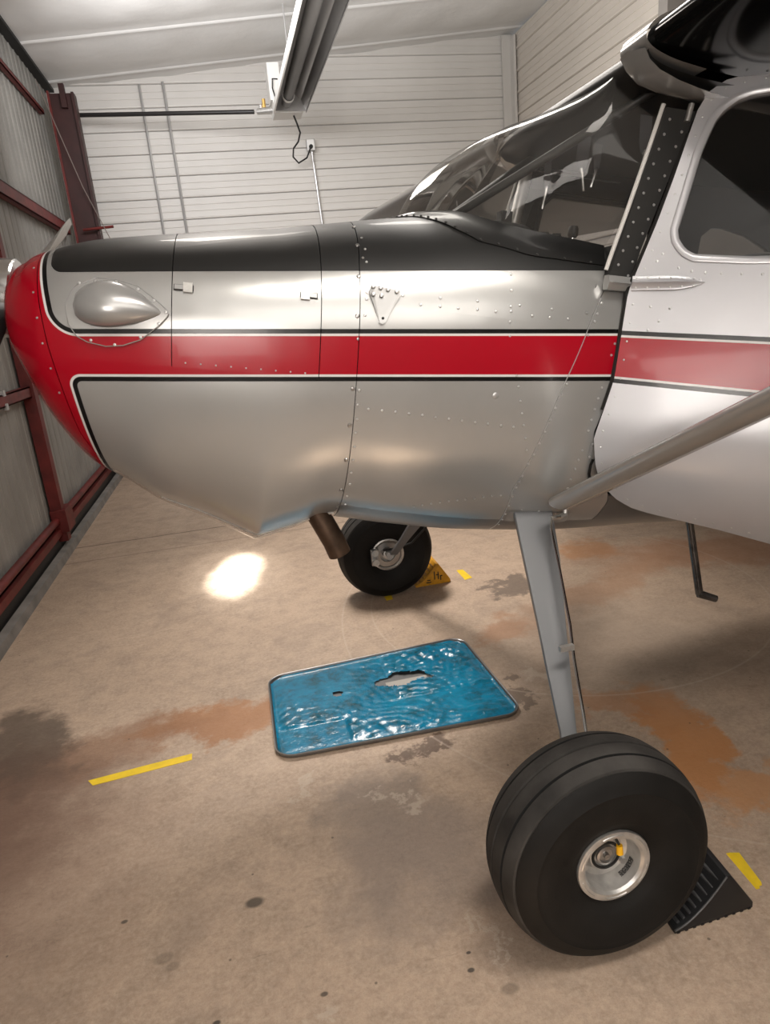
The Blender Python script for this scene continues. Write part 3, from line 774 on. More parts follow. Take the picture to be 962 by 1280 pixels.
# riveted gloss black retainer fairing the acrylic into the skin
def strip_lo(a):
    x = float(np.interp(a, [0, .25, .45, .6, .7, .85, 1.0], [.190, .235, .285, .340, .398, .54, .765]))
    al = float(np.interp(a, [0, .25, .45, .6, .7, .85, 1.0], [90, 79, 66, 53.5, 44.5, 38.5, 37.5])); return x, al * D2R
G = []; RS = []
for i, s in enumerate(np.linspace(-1, 1, 73)):
    a = abs(s); sg = 1 if s < 0 else -1; b0 = ws_base(-a); xl, al_l = strip_lo(a)
    xh = b0[0]; al_h = al_of_z(xh, b0[2]) if a > 1e-6 else math.pi / 2
    wi = WSP[int(round((1 - a) / 2 * 144)), 5] - WSP[int(round((1 - a) / 2 * 144)), 0]; wi = wi / np.linalg.norm(wi)
    row = [hull(xl, al_l, .003), hull(xl, al_l, -.0035)]
    for t in (.2, .4, .6, .8): row.append(hull(xl + (xh - xl) * t, al_l + (al_h - al_l) * t, -.004 - .006 * t))
    row.append(b0 + wi * .010 + np.array([-.006, -.004 * a, .004])); row.append(b0 + wi * .010)
    row = [np.array([p[0], p[1] * sg, p[2]]) for p in row]; G.append(row)
    if i % 2 == 1 and a < .98: RS.append((row[1] * .72 + row[2] * .28, row, sg))
wstrip = part('windshield_retainer', MB().grid(G), mat('gloss_black_strip', (.010, .010, .010), .30, coat=.3), smooth=60)
rs = MB()
for p, row, sg in RS:
    e1 = row[2] - row[1]; n_ = np.array([0, -sg * 1.0, 1.1]) if abs(p[1]) > .08 else np.array([-.3, 0, 1]); n_ = n_ - e1 * n_.dot(e1) / e1.dot(e1); rs.dome(p + n_ / np.linalg.norm(n_) * .0005, n_, .0048, .7)
part('retainer_screws', rs, M_darkgrey, wstrip, kind='stuff')

# black shoulder skin between retainer, post and side
def shoulder(sg):
    rows = []
    for i in range(31):
        s = .05 + .95 * i / 30; b0 = ws_base(-s); al1 = al_of_z(b0[0], b0[2]); al0 = 78 * D2R if False else al1
        rows.append(b0)
    return rows
# upper doorpost: dark strip from the sill up to the wing root, both sides
for sg in (-1, 1):
    PL = [(.756, .316), (.766, .38), (.805, .60), (.845, .775)]; PR = [(.838, .316), (.848, .40), (.900, .62), (.945, .775)]
    outer = []
    for (a, b_), (c, d) in zip(PL, PR):
        yo = float(np.interp(b_, [.265, .30, .38, .55], [.462, .478, .488, .502]))
        outer.append([(a, sg * (yo - .012), b_), (a + .006, sg * yo, b_), (c - .006, sg * (yo + .006), d), (c, sg * (yo - .02), d), (c, sg * (yo - .03), d), (a, sg * (yo - .022), b_)])
    G_ = []
    for i in range(len(outer) - 1):
        for t in np.linspace(0, 1, 6)[:-1 if i < len(outer) - 2 else None]:
            G_.append([tuple(np.array(outer[i][k]) * (1 - t) + np.array(outer[i + 1][k]) * t) for k in range(6)])
    dp = part('door_post', MB().grid(G_, closed_v=True), M_darkgrey, smooth=50)
    # light edging where acrylic meets the post
    part('edge_trim', MB().tube([(.751, sg * .480, .345), (.758, sg * .481, .38), (.782, sg * .491, .50), (.816, sg * .492, .65), (.846, sg * .490, .785)], .0062, 8), M_white, dp)
    r2 = MB()
    for t in np.linspace(.05, .97, 12):
        for w_ in (.25, .78):
            z = .30 + t * .46; xa = float(np.interp(z, [q[1] for q in PL], [q[0] for q in PL])); xb = float(np.interp(z, [q[1] for q in PR], [q[0] for q in PR]))
            r2.dome((xa + (xb - xa) * w_, sg * (float(np.interp(z, [.29, .38, .55], [.479, .489, .503])) + .005 * w_), z + .012 * (w_ > .5)), (0, sg, 0), .0044, .8)
    part('post_rivets', r2, M_rivet, dp, kind='stuff')
# cabin black side skin just behind the retainer (sill to side)
for sg in (-1, 1):
    rows = []
    for i in range(41):
        s = i / 40; b0 = ws_base(-s); x = b0[0]; al1 = al_of_z(x, b0[2]) if s > 0.01 else 90 * D2R; al0 = 76 * D2R
        lo, hi = min(al0, al1), max(al0, al1)
        rows.append([np.array([1, -sg, 1]) * hull(x - .004, lo + (hi - lo) * k / 6, .0015) for k in range(7)])
# instrument deck and cabin lining
for sg in (-1, 1): part('sill_closer', MB().grid([[(.700, sg * .372, .420), (.700, sg * .395, .40)], [(.775, sg * .372, .416), (.770, sg * .42, .36)], [(.786, sg * .42, .420), (.775, sg * .455, .345)], [(.800, sg * .478, .428), (.790, sg * .484, .345)]]), M_black)
part('glareshield', MB().grid([[tuple(hull(x, a * D2R, .012)) for a in np.linspace(44, 136, 24)] for x in np.linspace(.24, .60, 14)]), M_cloth, smooth=50)
part('instrument_panel', MB().add([(.60, -.44, -.1), (.60, .44, -.1), (.60, .43, .20), (.60, .36, .38), (.60, .25, .44), (.60, 0, .49), (.60, -.25, .44), (.60, -.36, .38), (.60, -.43, .20)], [tuple(range(9))]), M_black, smooth=None)
part('cabin_floor', MB().box((.2, -.34, -.41), (2.35, .34, -.39)), M_cloth, smooth=None)
part('rear_bulkhead', MB().box((2.35, -.42, -.45), (2.37, .42, .98)), M_cloth, smooth=None)
RW = [(1.74, .44), (1.745, .65), (1.79, .69), (1.86, .695), (1.98, .675), (2.10, .63), (2.16, .56), (2.17, .44)]; RO = [(1.62, .28), (1.62, .92), (1.75, .92), (1.86, .92), (1.98, .92), (2.12, .90), (2.36, .85), (2.36, .28)]
for sg in (-1, 1):
    K = 8; yy = .50 * sg; qw = MB().add([(a, yy, b_) for a, b_ in RO] + [(a, yy, b_) for a, b_ in RW] + [(a, yy - .02 * sg, b_) for a, b_ in RO] + [(a, yy - .02 * sg, b_) for a, b_ in RW], [(i, (i + 1) % K, K + (i + 1) % K, K + i) for i in range(K)] + [(2 * K + i, 2 * K + (i + 1) % K, 3 * K + (i + 1) % K, 3 * K + i) for i in range(K)] + [(K + i, K + (i + 1) % K, 3 * K + (i + 1) % K, 3 * K + i) for i in range(K)])
    rq = part('rear_quarter_panel', qw, M_silver if sg < 0 else M_darkgrey, smooth=None)
    part('rear_window', MB().add([(a, yy, b_) for a, b_ in RW], [tuple(range(8))]), M_window, rq, smooth=None)
part('cabin_roof_aft', MB().box((1.60, -.50, .90), (2.40, .50, .93)), M_darkgrey, smooth=None)
part('headliner', MB().box((.80, -.50, .885), (1.62, .50, .90)), M_cloth, smooth=None)
# far cabin side wall with its window
fw = MB(); y = .520; Wn = [(.93, .42), (.955, .37), (1.50, .37), (1.50, .735), (1.01, .735), (.965, .69)]
Wo = [(.80, .28), (.86, .28), (1.62, .28), (1.62, .92), (.90, .92), (.84, .75)]
K = 6; fw.add([(a, y, b_) for a, b_ in Wo] + [(a, y, b_) for a, b_ in Wn] + [(a, y - .03, b_) for a, b_ in Wo] + [(a, y - .03, b_) for a, b_ in Wn],
              [(i, (i + 1) % K, K + (i + 1) % K, K + i) for i in range(K)] + [(2 * K + i, 2 * K + (i + 1) % K, 3 * K + (i + 1) % K, 3 * K + i) for i in range(K)] + [(K + i, K + (i + 1) % K, 3 * K + (i + 1) % K, 3 * K + i) for i in range(K)])
fs = part('far_door', fw, M_black, smooth=None)
part('window_frame', MB().tube([(a, y - .034, b_) for a, b_ in Wn + Wn[:2]], .012, 8, cap=False), M_black, fs)
part('window_pane', MB().add([(a, y - .012, b_) for a, b_ in Wn], [tuple(range(6))]), M_window, fs, smooth=None)
part('glare_cover_panel', MB().box((.90, .470, .748), (1.62, .480, .905)), M_cloth, smooth=None)  # black panel added to cover glare on the far door
part('side_lining', MB().box((.80, .50, -.40), (1.62, .515, .28)), M_cloth, smooth=None)
part('far_cabin_post', MB().tube([(.78, .47, .40), (.84, .46, .60), (.875, .45, .86)], .024, 12), M_satin)
part('far_cabin_post', MB().tube([(.80, .44, .38), (.835, .44, .60)], .010, 10), M_chrome)
# V brace tubes inside the windshield
part('brace_tube', MB().tube([(.395, -.012, .50), (.90, -.42, .872)], .014, 12), M_darkgrey)
part('brace_tube', MB().tube([(.395, .012, .50), (.90, .42, .872)], .014, 12), M_darkgrey)
part('ceiling_cross_tube', MB().tube([(.90, -.44, .868), (.90, .44, .868)], .022, 12), M_darkgrey)
# loose bits on the deck
kb = part('control_knob', MB().tube([(.80, -.15, .40), (.80, -.15, .475)], .006, 8), M_chrome)
part('knob_grip', MB().lathe([(.001, 0), (.012, 0), (.017, .008), (.017, .028), (.013, .036), (.001, .036)], (.80, -.15, .475), 'z', 16), M_black, kb)
part('control_knob', MB().lathe([(.001, 0), (.012, .001), (.014, .008), (.010, .016), (.001, .018)], (.765, -.15, .455), 'z', 14).tube([(.765, -.15, .36), (.765, -.15, .456)], .005, 6), M_orange)
part('avionics_box', MB().box((.79, -.24, .36), (.90, -.08, .425)), M_darkgrey, smooth=None)
for dx, rr_ in ((0, .030), (.045, .024)):
    part('headset_cable', MB().tube([(.70 + dx, -.10, .38), (.695 + dx, -.10, .44), (.71 + dx, -.10, .487), (.732 + dx, -.10, .49), (.745 + dx, -.10, .45), (.748 + dx, -.10, .38)], .006, 8), M_black)
cb = part('compass', MB().box((.63, .07, .53), (.67, .12, .575)), M_black, smooth=None)
part('compass_bracket', MB().box((.64, .085, .48), (.66, .105, .53)), M_darkgrey, cb, smooth=None)
# shoulder belts
def belt(x, yb, zt_, zb_, zk, w, lean, edge=1.0):
    r_ = MB().add([], [])
    G_ = [[(x + (1 - t) * lean[0] - w / 2 * edge, yb - (1 - edge) * w / 2, zt_ + (zb_ - zt_) * t), (x + (1 - t) * lean[0] + w / 2 * edge, yb + (1 - edge) * w / 2, zt_ + (zb_ - zt_) * t)] for t in (0, .3, .6, .85)]
    G_.append([(x - w / 3 * edge, yb - (1 - edge) * w / 3, zb_ - .006), (x + w / 3 * edge, yb + (1 - edge) * w / 3, zb_ - .006)])
    s_ = part('shoulder_belt', MB().grid(G_).grid([[(p[0], p[1] + .003, p[2]) for p in q] for q in G_]), M_strap)
    part('belt_buckle', MB().tube([(x, yb, zb_), (x + lean[1] * .3, yb - .004, zb_ - .02), (x + lean[1], yb, zk)], [.009, .006, .005], 8), M_chrome, s_)
belt(.875, .0, .90, .725, .655, .045, (0, .02)); belt(.975, .08, .93, .755, .69, .045, (0, -.012), .75)
belt(.957, -.25, .90, .735, .675, .04, (-.02, -.005)); belt(.893, .30, .90, .722, .642, .038, (-.01, -.008), .8)

# wing root fairing, wings ------------------------------------------
def airfoil(n=44):
    up, lo = [], []
    for i in range(n):
        t = (i / (n - 1)) ** 1.8
        yt = 5 * .12 * (.2969 * t ** .5 - .126 * t - .3516 * t * t + .2843 * t ** 3 - .1036 * t ** 4); yc = .02 * (1 - (1 - min(t, .4) / .4) ** 2) if t < .4 else .02 * (1 - ((t - .4) / .6) ** 2)
        up.append((t, yc + yt)); lo.append((t, yc - yt * .8))
    return up[::-1] + lo[1:]
AF = airfoil()
def wing(sg, y0, y1, chord=1.6, xle=.725, z0=.885, dih=.035, g=0.0, name='wing', m=M_blackgloss):
    rows = []
    for t in np.linspace(0, 1, 14):
        y_ = y0 + (y1 - y0) * t; c_ = chord * (1 if t < .55 else 1 - (t - .55) * .55); zz = z0 + abs(y_) * dih
        if t > .985: c_ *= .96
        rows.append([(xle + g + u * c_ + (chord - c_) * .25, sg * y_, zz + v * c_ * (1 if g == 0 else 1.0)) for u, v in AF])
    mb = MB().grid(rows, closed_v=True); K = len(AF); o = 13 * K; mb.f.append(tuple(range(o, o + K))); mb.mi.append(0); mb.f.append(tuple(range(K))[::-1]); mb.mi.append(0)
    return part(name, mb, m, smooth=50)
wing(-1, .56, 5.35); wing(1, .56, 5.35, m=mat('floor_reflect_grey', (.085, .082, .078), .30, coat=.2))  # far wing: black lifted to grey for the floor's reflection
# centre section: grey cuff forward, black skin behind
cuff = []
AFc = [(u, v) for u, v in AF if u < .12]
for y_ in (-.575, -.572, -.50, -.46, -.455, .455, .46, .50, .572, .575):
    k_ = 1.02
    cuff.append([(.725 - .012 + u * 1.64, y_, .885 + abs(y_) * .035 + v * 1.6 * 1.10) for u, v in AFc])
part('wing_root_fairing', MB().grid(cuff[:5]), M_silver, smooth=50); part('wing_root_fairing', MB().grid(cuff[5:]), M_silver, smooth=50)
part('centre_section', MB().grid([[(.735 + u * 1.55, y_, .88 + v * 1.5) for u, v in AF] for y_ in (-.56, .56)], closed_v=True), M_darkgrey, smooth=50)
# cuff skirt: band running aft and down from the leading edge to the door post
for sg in (-1, 1):
    C = [(.706, .50, .888), (.730, .50, .854), (.768, .50, .824), (.82, .505, .811), (.876, .51, .804), (.945, .51, .802), (1.05, .51, .80), (1.3, .51, .80)]
    Up = [(.724, .56, .880), (.742, .56, .857), (.775, .56, .838), (.835, .56, .822), (.905, .56, .811), (.980, .56, .803), (1.08, .56, .803), (1.3, .56, .805)]
    In = [(.712, .46, .884), (.735, .46, .858), (.775, .46, .832), (.83, .46, .822), (.88, .46, .818), (.95, .46, .815), (1.05, .46, .815), (1.3, .46, .815)]
    part('fairing_skirt', MB().grid([[(a, sg * b_, c_) for a, b_, c_ in q] for q in zip(Up, C, In)]), M_silver, smooth=70)

# struts --------------------------------------------------------------
def streamline(p0, p1, chord, thick, fwd, m, name, parent=air, n=16, world=True, blunt=True):
    p0, p1 = np.array(p0, float), np.array(p1, float); t = p1 - p0; t /= np.linalg.norm(t); f_ = np.array(fwd, float); f_ -= f_.dot(t) * t; f_ /= np.linalg.norm(f_); w_ = np.cross(t, f_)
    sec = []
    for k in range(n):
        a = 2 * math.pi * k / n; u = math.cos(a); v = math.sin(a) * (1 - .25 * math.cos(a) * -1)
        sec.append((u * chord / 2, v * thick / 2 * (1.1 if u < 0 else .9)))
    rows = []
    L_ = np.linalg.norm(p1 - p0)
    for d, s_ in ((0, .45), (.012, .8), (.03, 1), (L_ * .5, 1), (L_, 1)):
        rows.append([tuple(p0 + t * d + f_ * a * s_ + w_ * b_ * s_) for a, b_ in sec])
    mb = MB().grid(rows, closed_v=True); mb.f.append(tuple(range(n))); mb.mi.append(0)
    mb.f.append(tuple(range(4 * n, 5 * n))[::-1]); mb.mi.append(0)
    return part(name, mb, m, world=world, smooth=60)
A_ = np.array([.925, 1.86, .905]); C_ = np.array([1.09, 1.21, 1.276]); E_ = A_ + (C_ - A_) * 3.1
streamline(A_, E_, .098, .046, (1, 0, -.2), M_satin if False else M_silver, 'wing_strut')
streamline(A_ * [1, -1, 1] + [0, 2 * YC, 0], E_ * [1, -1, 1] + [0, 2 * YC, 0], .098, .046, (1, 0, -.2), M_silver, 'wing_strut')

LEGST = [((.905, 2.03, .935), .135, .018), ((.888, 1.955, .860), .129, .018), ((.861, 1.84, .743), .118, .017), ((.820, 1.70, .608), .089, .016), ((.785, 1.58, .491), .067, .015), ((.752, 1.465, .383), .046, .014), ((.712, 1.36, .275), .042, .014)]
# landing gear ----------------------------------------------------------
WX, WY, WR, WB = .692, 1.215, .268, .109
def wmirror(p, s): return (p[0], p[1] if s < 0 else 2 * YC - p[1], p[2])
def tyre_profile():
    pr = [(.088, .070), (.094, .080), (.105, .086), (.118, .0945), (.122, .0965), (.140, .1030), (.165, .1085), (.190, .1085), (.200, .1075), (.203, .1085), (.2065, .1065), (.222, .1005), (.236, .0915), (.2438, .0848), (.2430, .0815), (.2485, .0800), (.256, .066), (.2612, .0510), (.2622, .0488), (.2560, .0474), (.2560, .0430), (.2635, .0418), (.2665, .025), (.2675, .0050), (.2612, .0032), (.2612, .0005)]
    return pr + [(r, -w) for r, w in pr[::-1]]
def wheel(s, cy, inner_detail):
    cam_ = -.041 * (1 if s < 0 else -1); toe = -.014
    ca, sa = math.cos(cam_), math.sin(cam_)
    cz_ = .256
    def tr(q):
        y, z = q[1] * ca - q[2] * sa, q[1] * sa + q[2] * ca
        z2 = max(z, -cz_ + .0005) if True else z
        return (q[0], y, z2)
    c = (WX, cy, cz_)
    tm = MB().lathe(tyre_profile(), c, 'y', 128, tr=tr); tp = tyre_profile()
    tm.mi = [2 if abs(tp[k // 128][1] + tp[k // 128 + 1][1]) / 2 < .050 and (tp[k // 128][0] + tp[k // 128 + 1][0]) / 2 < .2612 else (1 if (tp[k // 128][0] + tp[k // 128 + 1][0]) / 2 > .240 else 0) for k in range(len(tm.mi))]  # groove faces get near-black for the shade inside them
    t = part('tyre', tm, [M_tyre, M_tread, M_shade_black], world=True, smooth=28)
    sd = s      # outer side direction
    def ro(prof): return [(r, w * sd) for r, w in prof]
    rim = part('wheel_rim', MB().lathe(ro([(.0885, .070), (.0925, .080), (.0908, .0855), (.084, .0875), (.076, .0860), (.0705, .080), (.0690, .070), (.067, .048), (.062, .036), (.050, .030), (.044, .034), (.040, .046), (.032, .047), (.030, .040), (.020, .040), (.001, .040)]), c, 'y', 72, tr=tr), M_satin, t, world=True, smooth=30)
    part('bearing_cap', MB().lathe(ro([(.024, .040), (.024, .050), (.0185, .052), (.0165, .046), (.008, .046), (.007, .055), (.001, .055)]), c, 'y', 32, tr=tr), M_screw, t, world=True, smooth=30)
    rg_ = part('bearing_ring', MB().lathe(ro([(.030, .0475), (.0315, .0505), (.0355, .0505), (.037, .047)]), c, 'y', 32, tr=tr), M_black, t, world=True, smooth=30)
    for k in range(3):
        a = (70 + 120 * k + 15) * D2R; q = tr((.058 * math.cos(a), sd * .0335, .058 * math.sin(a)))
        part('rim_bolt', MB().tube([np.array(q) + c, np.array(q) + c + np.array([0, sd * .011, 0])], .0085, 6), M_satin, t, world=True)
    for k in range(6):
        a0 = (60 * k + 14) * D2R; a1 = (60 * k + 50) * D2R
        pts = [np.array(tr((.0835 * math.cos(a), sd * .0868, .0835 * math.sin(a)))) + c for a in np.linspace(a0, a1, 8)]
        part('flange_rib', MB().tube(pts, .0022, 6), M_satin, t, world=True)
    if s < 0:
        q = np.array(tr((.022, sd * .070, .040))) + c
        v_ = part('valve_cap', MB().tube([q, q + np.array([-.000, -.002, -.022])], [.0075, .0085], 10), M_yellowcap, t, world=True)
        q2 = np.array(tr((.020, sd * .050, .052))) + c
        part('valve_stem', MB().tube([q2, q], .0035, 8), M_rubber, t, world=True)
        lab = []
        for a in np.linspace(-62, -18, 12):
            lab.append([np.array(tr((r_ * math.cos(a * D2R), sd * w_, r_ * math.sin(a * D2R)))) + c for r_, w_ in ((.0655, .047), (.0668, .061))])
        mlab = mat('data_plate', (.03, .03, .03), .5, var=(300, .0)); N.nt = mlab.node_tree
        nn_ = noise(420, 2, .5); cc = mixc(ramp(N(nn_.outputs[0]), .56, .60), (.02, .02, .02), (.32, .31, .30)); mlab.node_tree.links.new(cc.s, mlab.node_tree.nodes['Principled BSDF'].inputs['Base Color'])
        part('data_plate', MB().grid(lab), mlab, t, world=True)
    if inner_detail:
        sd2 = -s
        def ri(prof): return [(r, w * sd2) for r, w in prof]
        part('inner_rim', MB().lathe(ri([(.0885, .070), (.0925, .080), (.0915, .0845), (.084, .087), (.0765, .081), (.073, .050), (.050, .040), (.001, .040)]), c, 'y', 48, tr=tr), M_satin, t, world=True, smooth=30)
        part('brake_disc', MB().lathe(ri([(.045, .070), (.072, .070), (.072, .078), (.045, .078), (.045, .070)]), c, 'y', 48, tr=tr), M_screw, t, world=True, smooth=30)
        part('axle_hub', MB().lathe(ri([(.026, .040), (.026, .088), (.018, .092), (.001, .092)]), c, 'y', 24, tr=tr), M_satin, t, world=True, smooth=30)
        cal = part('brake_caliper', MB().box((WX - .098, cy + sd2 * .060, cz_ - .050), (WX - .052, cy + sd2 * .108, cz_ + .045)), M_screw, t, world=True, smooth=None, bevel=.006)
        for zz in (-.028, .028): part('caliper_piston', MB().tube([(WX - .075, cy + sd2 * .108, cz_ + zz), (WX - .075, cy + sd2 * .122, cz_ + zz)], .019, 16), M_satin, t, world=True)
    return t
wheel(-1, WY, False); wheel(1, 2 * YC - WY, True)
def leg(s):
    # flat tapered spring leg, top at the belly, bottom at the axle
    st = LEGST
    st_old = [((.790, 1.93, .935), .150, .020), ((.806, 1.86, .870), .142, .019), ((.792, 1.75, .770), .122, .018), ((.764, 1.60, .630), .094, .016), ((.725, 1.44, .465), .064, .015), ((.700, 1.355, .352), .050, .014), ((.690, 1.325, .262), .048, .014)]
    rows = []
    for i, (p, w_, th_) in enumerate(st):
        p = np.array(p); a = np.array(st[max(i - 1, 0)][0]); b_ = np.array(st[min(i + 1, len(st) - 1)][0]); t = b_ - a; t /= np.linalg.norm(t)
        u = np.array([1, 0, 0]) - t[0] * t; u /= np.linalg.norm(u); n_ = np.cross(t, u)
        rows.append([wmirror(p + u * sx_ * w_ / 2 + n_ * sn * th_ / 2, s) for sx_, sn in ((-1, -.6), (-.96, -1), (.96, -1), (1, -.6), (1, .6), (.96, 1), (-.96, 1), (-1, .6))])
    mb = MB().grid(rows, closed_v=True); mb.f += [tuple(range(8)), tuple(range(48, 56))[::-1]]; mb.mi += [0, 0]
    lg = part('landing_gear_leg', mb, mat('grey_leg_paint', (.20, .205, .215), .35, metal=.3, coat=.2), world=True, smooth=25)
    part('axle', MB().tube([wmirror((WX, 1.345, .262), s), wmirror((WX, 1.20, .258), s)], .018, 14), M_satin, lg, world=True)
    bl = [(.935, 1.85, .868), (.905, 1.853, .868), (.893, 1.835, .84), (.873, 1.74, .74), (.840, 1.615, .62), (.812, 1.54, .555), (.785, 1.44, .45), (.765, 1.37, .36), (.748, 1.34, .31), (.72, 1.31, .27)]
    if s > 0: bl = [(.873, 1.74, .74), (.855, 1.66, .66), (.85, 1.60, .55), (.86, 1.52, .45), (.80, 1.42, .34), (.72, 1.38, .31), (.66, 1.35, .30)]
    part('brake_line', MB().tube([wmirror(q, s) for q in bl], .0045 if s < 0 else .006, 8), M_chrome if s < 0 else M_black, lg, world=True)
    if s < 0:
        part('line_clip', MB().box((.78, 1.556, .575), (.822, 1.570, .590)), M_satin, lg, world=True, smooth=None)
        part('line_fitting', MB().tube([(.766, 1.373, .363), (.760, 1.361, .345), (.757, 1.355, .335), (.752, 1.348, .322), (.748, 1.34, .31)], [.005, .010, .0065, .010, .0085], 8), M_chrome, lg, world=True)
    return lg
leg(-1); leg(1)
# gear fairing plate and fittings at the belly
gp = part('gear_fairing_plate', MB().grid([[tuple(hside(x, z, .003)[0]) for z in (-.40, -.425, -.445)] for x in np.linspace(.585, .80, 12)]), M_silver)
part('belly_fitting', MB().tube([(.905, 1.852, .868), (.935, 1.858, .865), (.957, 1.862, .868)], [.006, .009, .010], 8).tube([(.955, 1.862, .868), (.958, 1.866, .895)], .008, 8), M_satin, world=True)
# entry step
part('entry_step', MB().tube([(1.510, 2.03, .80), (1.560, 2.0, .43)], .014, 10).tube([(1.556, 2.0, .432), (1.62, 1.985, .405)], [.015, .013], 10), mat('worn_black_steel', (.13, .125, .125), .2, metal=.8, var=(30, .5)), world=True)
# exhaust stack
part('exhaust_pipe', MB().tube([w for w in ((.16, 2.13, 1.02), (.195, 2.12, .95), (.225, 2.11, .88), (.250, 2.10, .82), (.264, 2.10, .775))], .038, 20, cap=False).tube([(.225, 2.11, .88), (.264, 2.10, .775)], .034, 20, cap=False), M_rust, world=True)

# hinge fairing and door ------------------------------------------------
def hpt(x, z, o): q, nn = hside(x, z, 0); return q + np.array([0, -o, 0])
Hh = np.array([.80, -.528, .27]); AXd = np.array([.10, .02, .52]); AXd /= np.linalg.norm(AXd); PHI = 36 * D2R
door = bpy.data.objects.new('cabin_door', None); COL.objects.link(door); door.parent = air
Hl = Hh + CO
door.matrix_local = Matrix.Translation(Vector(Hl)) @ Matrix.Rotation(-PHI, 4, Vector(AXd)) @ Matrix.Translation(-Vector(Hl))
def dy(x, z): return -.53 + .30 * max(0, (-.02 - z) / .45) ** 2.6 + max(0, z - .3) * .07
# outline of the closed door (x, z), clockwise from front bottom
front = [(.775, -.262), (.760, -.22), (.749, -.135), (.770, -.05), (.790, .037), (.804, .286), (.863, .483), (.893, .60), (.920, .717), (.934, .775), (.958, .822), (1.002, .848), (1.10, .858)]
bottom = [(1.60, -.432), (1.277, -.423), (1.133, -.392), (1.017, -.372), (.93, -.358), (.875, -.345), (.830, -.322), (.795, -.290)]
topb = [(1.45, .858), (1.56, .84), (1.60, .78)]
rim_o = front + topb + bottom            # closed loop
win_o = [(.900, .455), (.905, .425), (.920, .400), (.940, .380), (.965, .368), (1.10, .358), (1.50, .355), (1.53, .38), (1.53, .78), (1.50, .815), (1.10, .818), (1.06, .815), (1.022, .803), (.990, .780), (.968, .752), (.953, .71), (.938, .660), (.918, .55)]
def resample(loop, n, start):
    L = np.array(loop + [loop[0]], float); d = np.r_[0, np.cumsum(np.linalg.norm(np.diff(L, axis=0), axis=1))]
    s = np.linspace(0, d[-1], n, endpoint=False); return np.stack([np.interp(s, d, L[:, 0]), np.interp(s, d, L[:, 1])], 1)
# door skin = filled sheet with a window hole, on a fine grid of vertical strips
def zrange(loop, x):
    zs = []
    for i in range(len(loop)):
        (x0, z0), (x1, z1) = loop[i], loop[(i + 1) % len(loop)]
        if (x0 - x) * (x1 - x) <= 0 and x0 != x1: zs.append(z0 + (z1 - z0) * (x - x0) / (x1 - x0))
    return (min(zs), max(zs)) if zs else None
bmd = bmesh.new()
def loopverts(loop): return [bmd.verts.new((x, 0, z)) for x, z in loop]
vo = loopverts([tuple(p) for p in resample(rim_o, 150, 0)]); vi = loopverts([tuple(p) for p in resample(win_o, 90, 0)])
eo = [bmd.edges.new((vo[i], vo[(i + 1) % len(vo)])) for i in range(len(vo))]; ei = [bmd.edges.new((vi[i], vi[(i + 1) % len(vi)])) for i in range(len(vi))]
bmesh.ops.triangle_fill(bmd, edges=eo + ei, use_beauty=True)
for z in np.linspace(-.43, .0, 26)[1:]:
    bmesh.ops.bisect_plane(bmd, geom=bmd.verts[:] + bmd.edges[:] + bmd.faces[:], plane_co=(0, 0, z), plane_no=(0, 0, 1))
bmd.verts.ensure_lookup_table()
bmd.verts.index_update()
vv = [(v.co.x, v.co.z) for v in bmd.verts]; ff = [[v.index for v in f.verts] for f in bmd.faces]; be = [(e.verts[0].index, e.verts[1].index) for e in bmd.edges if len(e.link_faces) == 1]
bmd.free()
V1 = [(x, dy(x, z), z) for x, z in vv]; V2 = [(x, dy(x, z) + .028, z) for x, z in vv]; n1 = len(V1)
mb = MB().add(V1 + V2, [tuple(f) for f in ff] + [tuple(n1 + i for i in f[::-1]) for f in ff] + [(a, b_, b_ + n1, a + n1) for a, b_ in be])
part('door_skin', mb, M_livd, door, smooth=30)
# raised beaded ring around the window, then the pane
def ringstrip(loop, w_in, out, m, name):
    L = resample(loop, 120, 0); c = L.mean(0); rows = []
    nx = len(L)
    for i in range(nx):
        p = L[i]; tn = L[(i + 1) % nx] - L[i - 1]; tn /= np.linalg.norm(tn); nr = np.array([-tn[1], tn[0]])
        if nr.dot(c - p) < 0: nr = -nr
        row = []
        for dd, oo in ((-.004, -.002), (-.002, out), (w_in * .5, out * 1.4), (w_in, out * .5), (w_in + .001, -.018)):
            q = p + nr * dd; row.append((q[0], dy(*q) - oo, q[1]))
        rows.append(row)
    return part(name, MB().grid(rows, closed_u=True), m, door, smooth=50)
wf = ringstrip(win_o, .018, .006, M_door_lit, 'window_frame')
inner_loop = resample(win_o, 60, 0); ci = inner_loop.mean(0)
part('window_pane', MB().add([(x, dy(x, z) + .010, z) for x, z in inner_loop], [tuple(range(60))]), M_window, door, smooth=None)
rd = MB(); Lr = resample(rim_o, 74, 0); cc_ = np.array([1.2, .2])
for i in range(74):
    p = Lr[i]; tn = Lr[(i + 1) % 74] - Lr[i - 1]; tn /= np.linalg.norm(tn); nr = np.array([-tn[1], tn[0]])
    if nr.dot(cc_ - p) < 0: nr = -nr
    q = p + nr * .018; rd.dome((q[0], dy(*q) - .0003, q[1]), (0, -1, -.3 if q[1] < -.2 else 0), .0032, .6)
for x, z in [(.93, .35), (.965, .34), (1.0, .335), (1.04, .333), (1.09, .33), (1.14, .328), (.885, .39), (.872, .37), (.99, .315), (.92, .24), (.895, .205), (.868, .245), (.868, .18)]: rd.dome((x, dy(x, z) - .0003, z), (0, -1, 0), .0038, .6)
part('door_rivets', rd, M_rivet, door, kind='stuff')
part('door_edge_seal', MB().tube([(x - .004, dy(x, z) + .016, z) for x, z in front[3:9]], .008, 8), M_rubber, door)
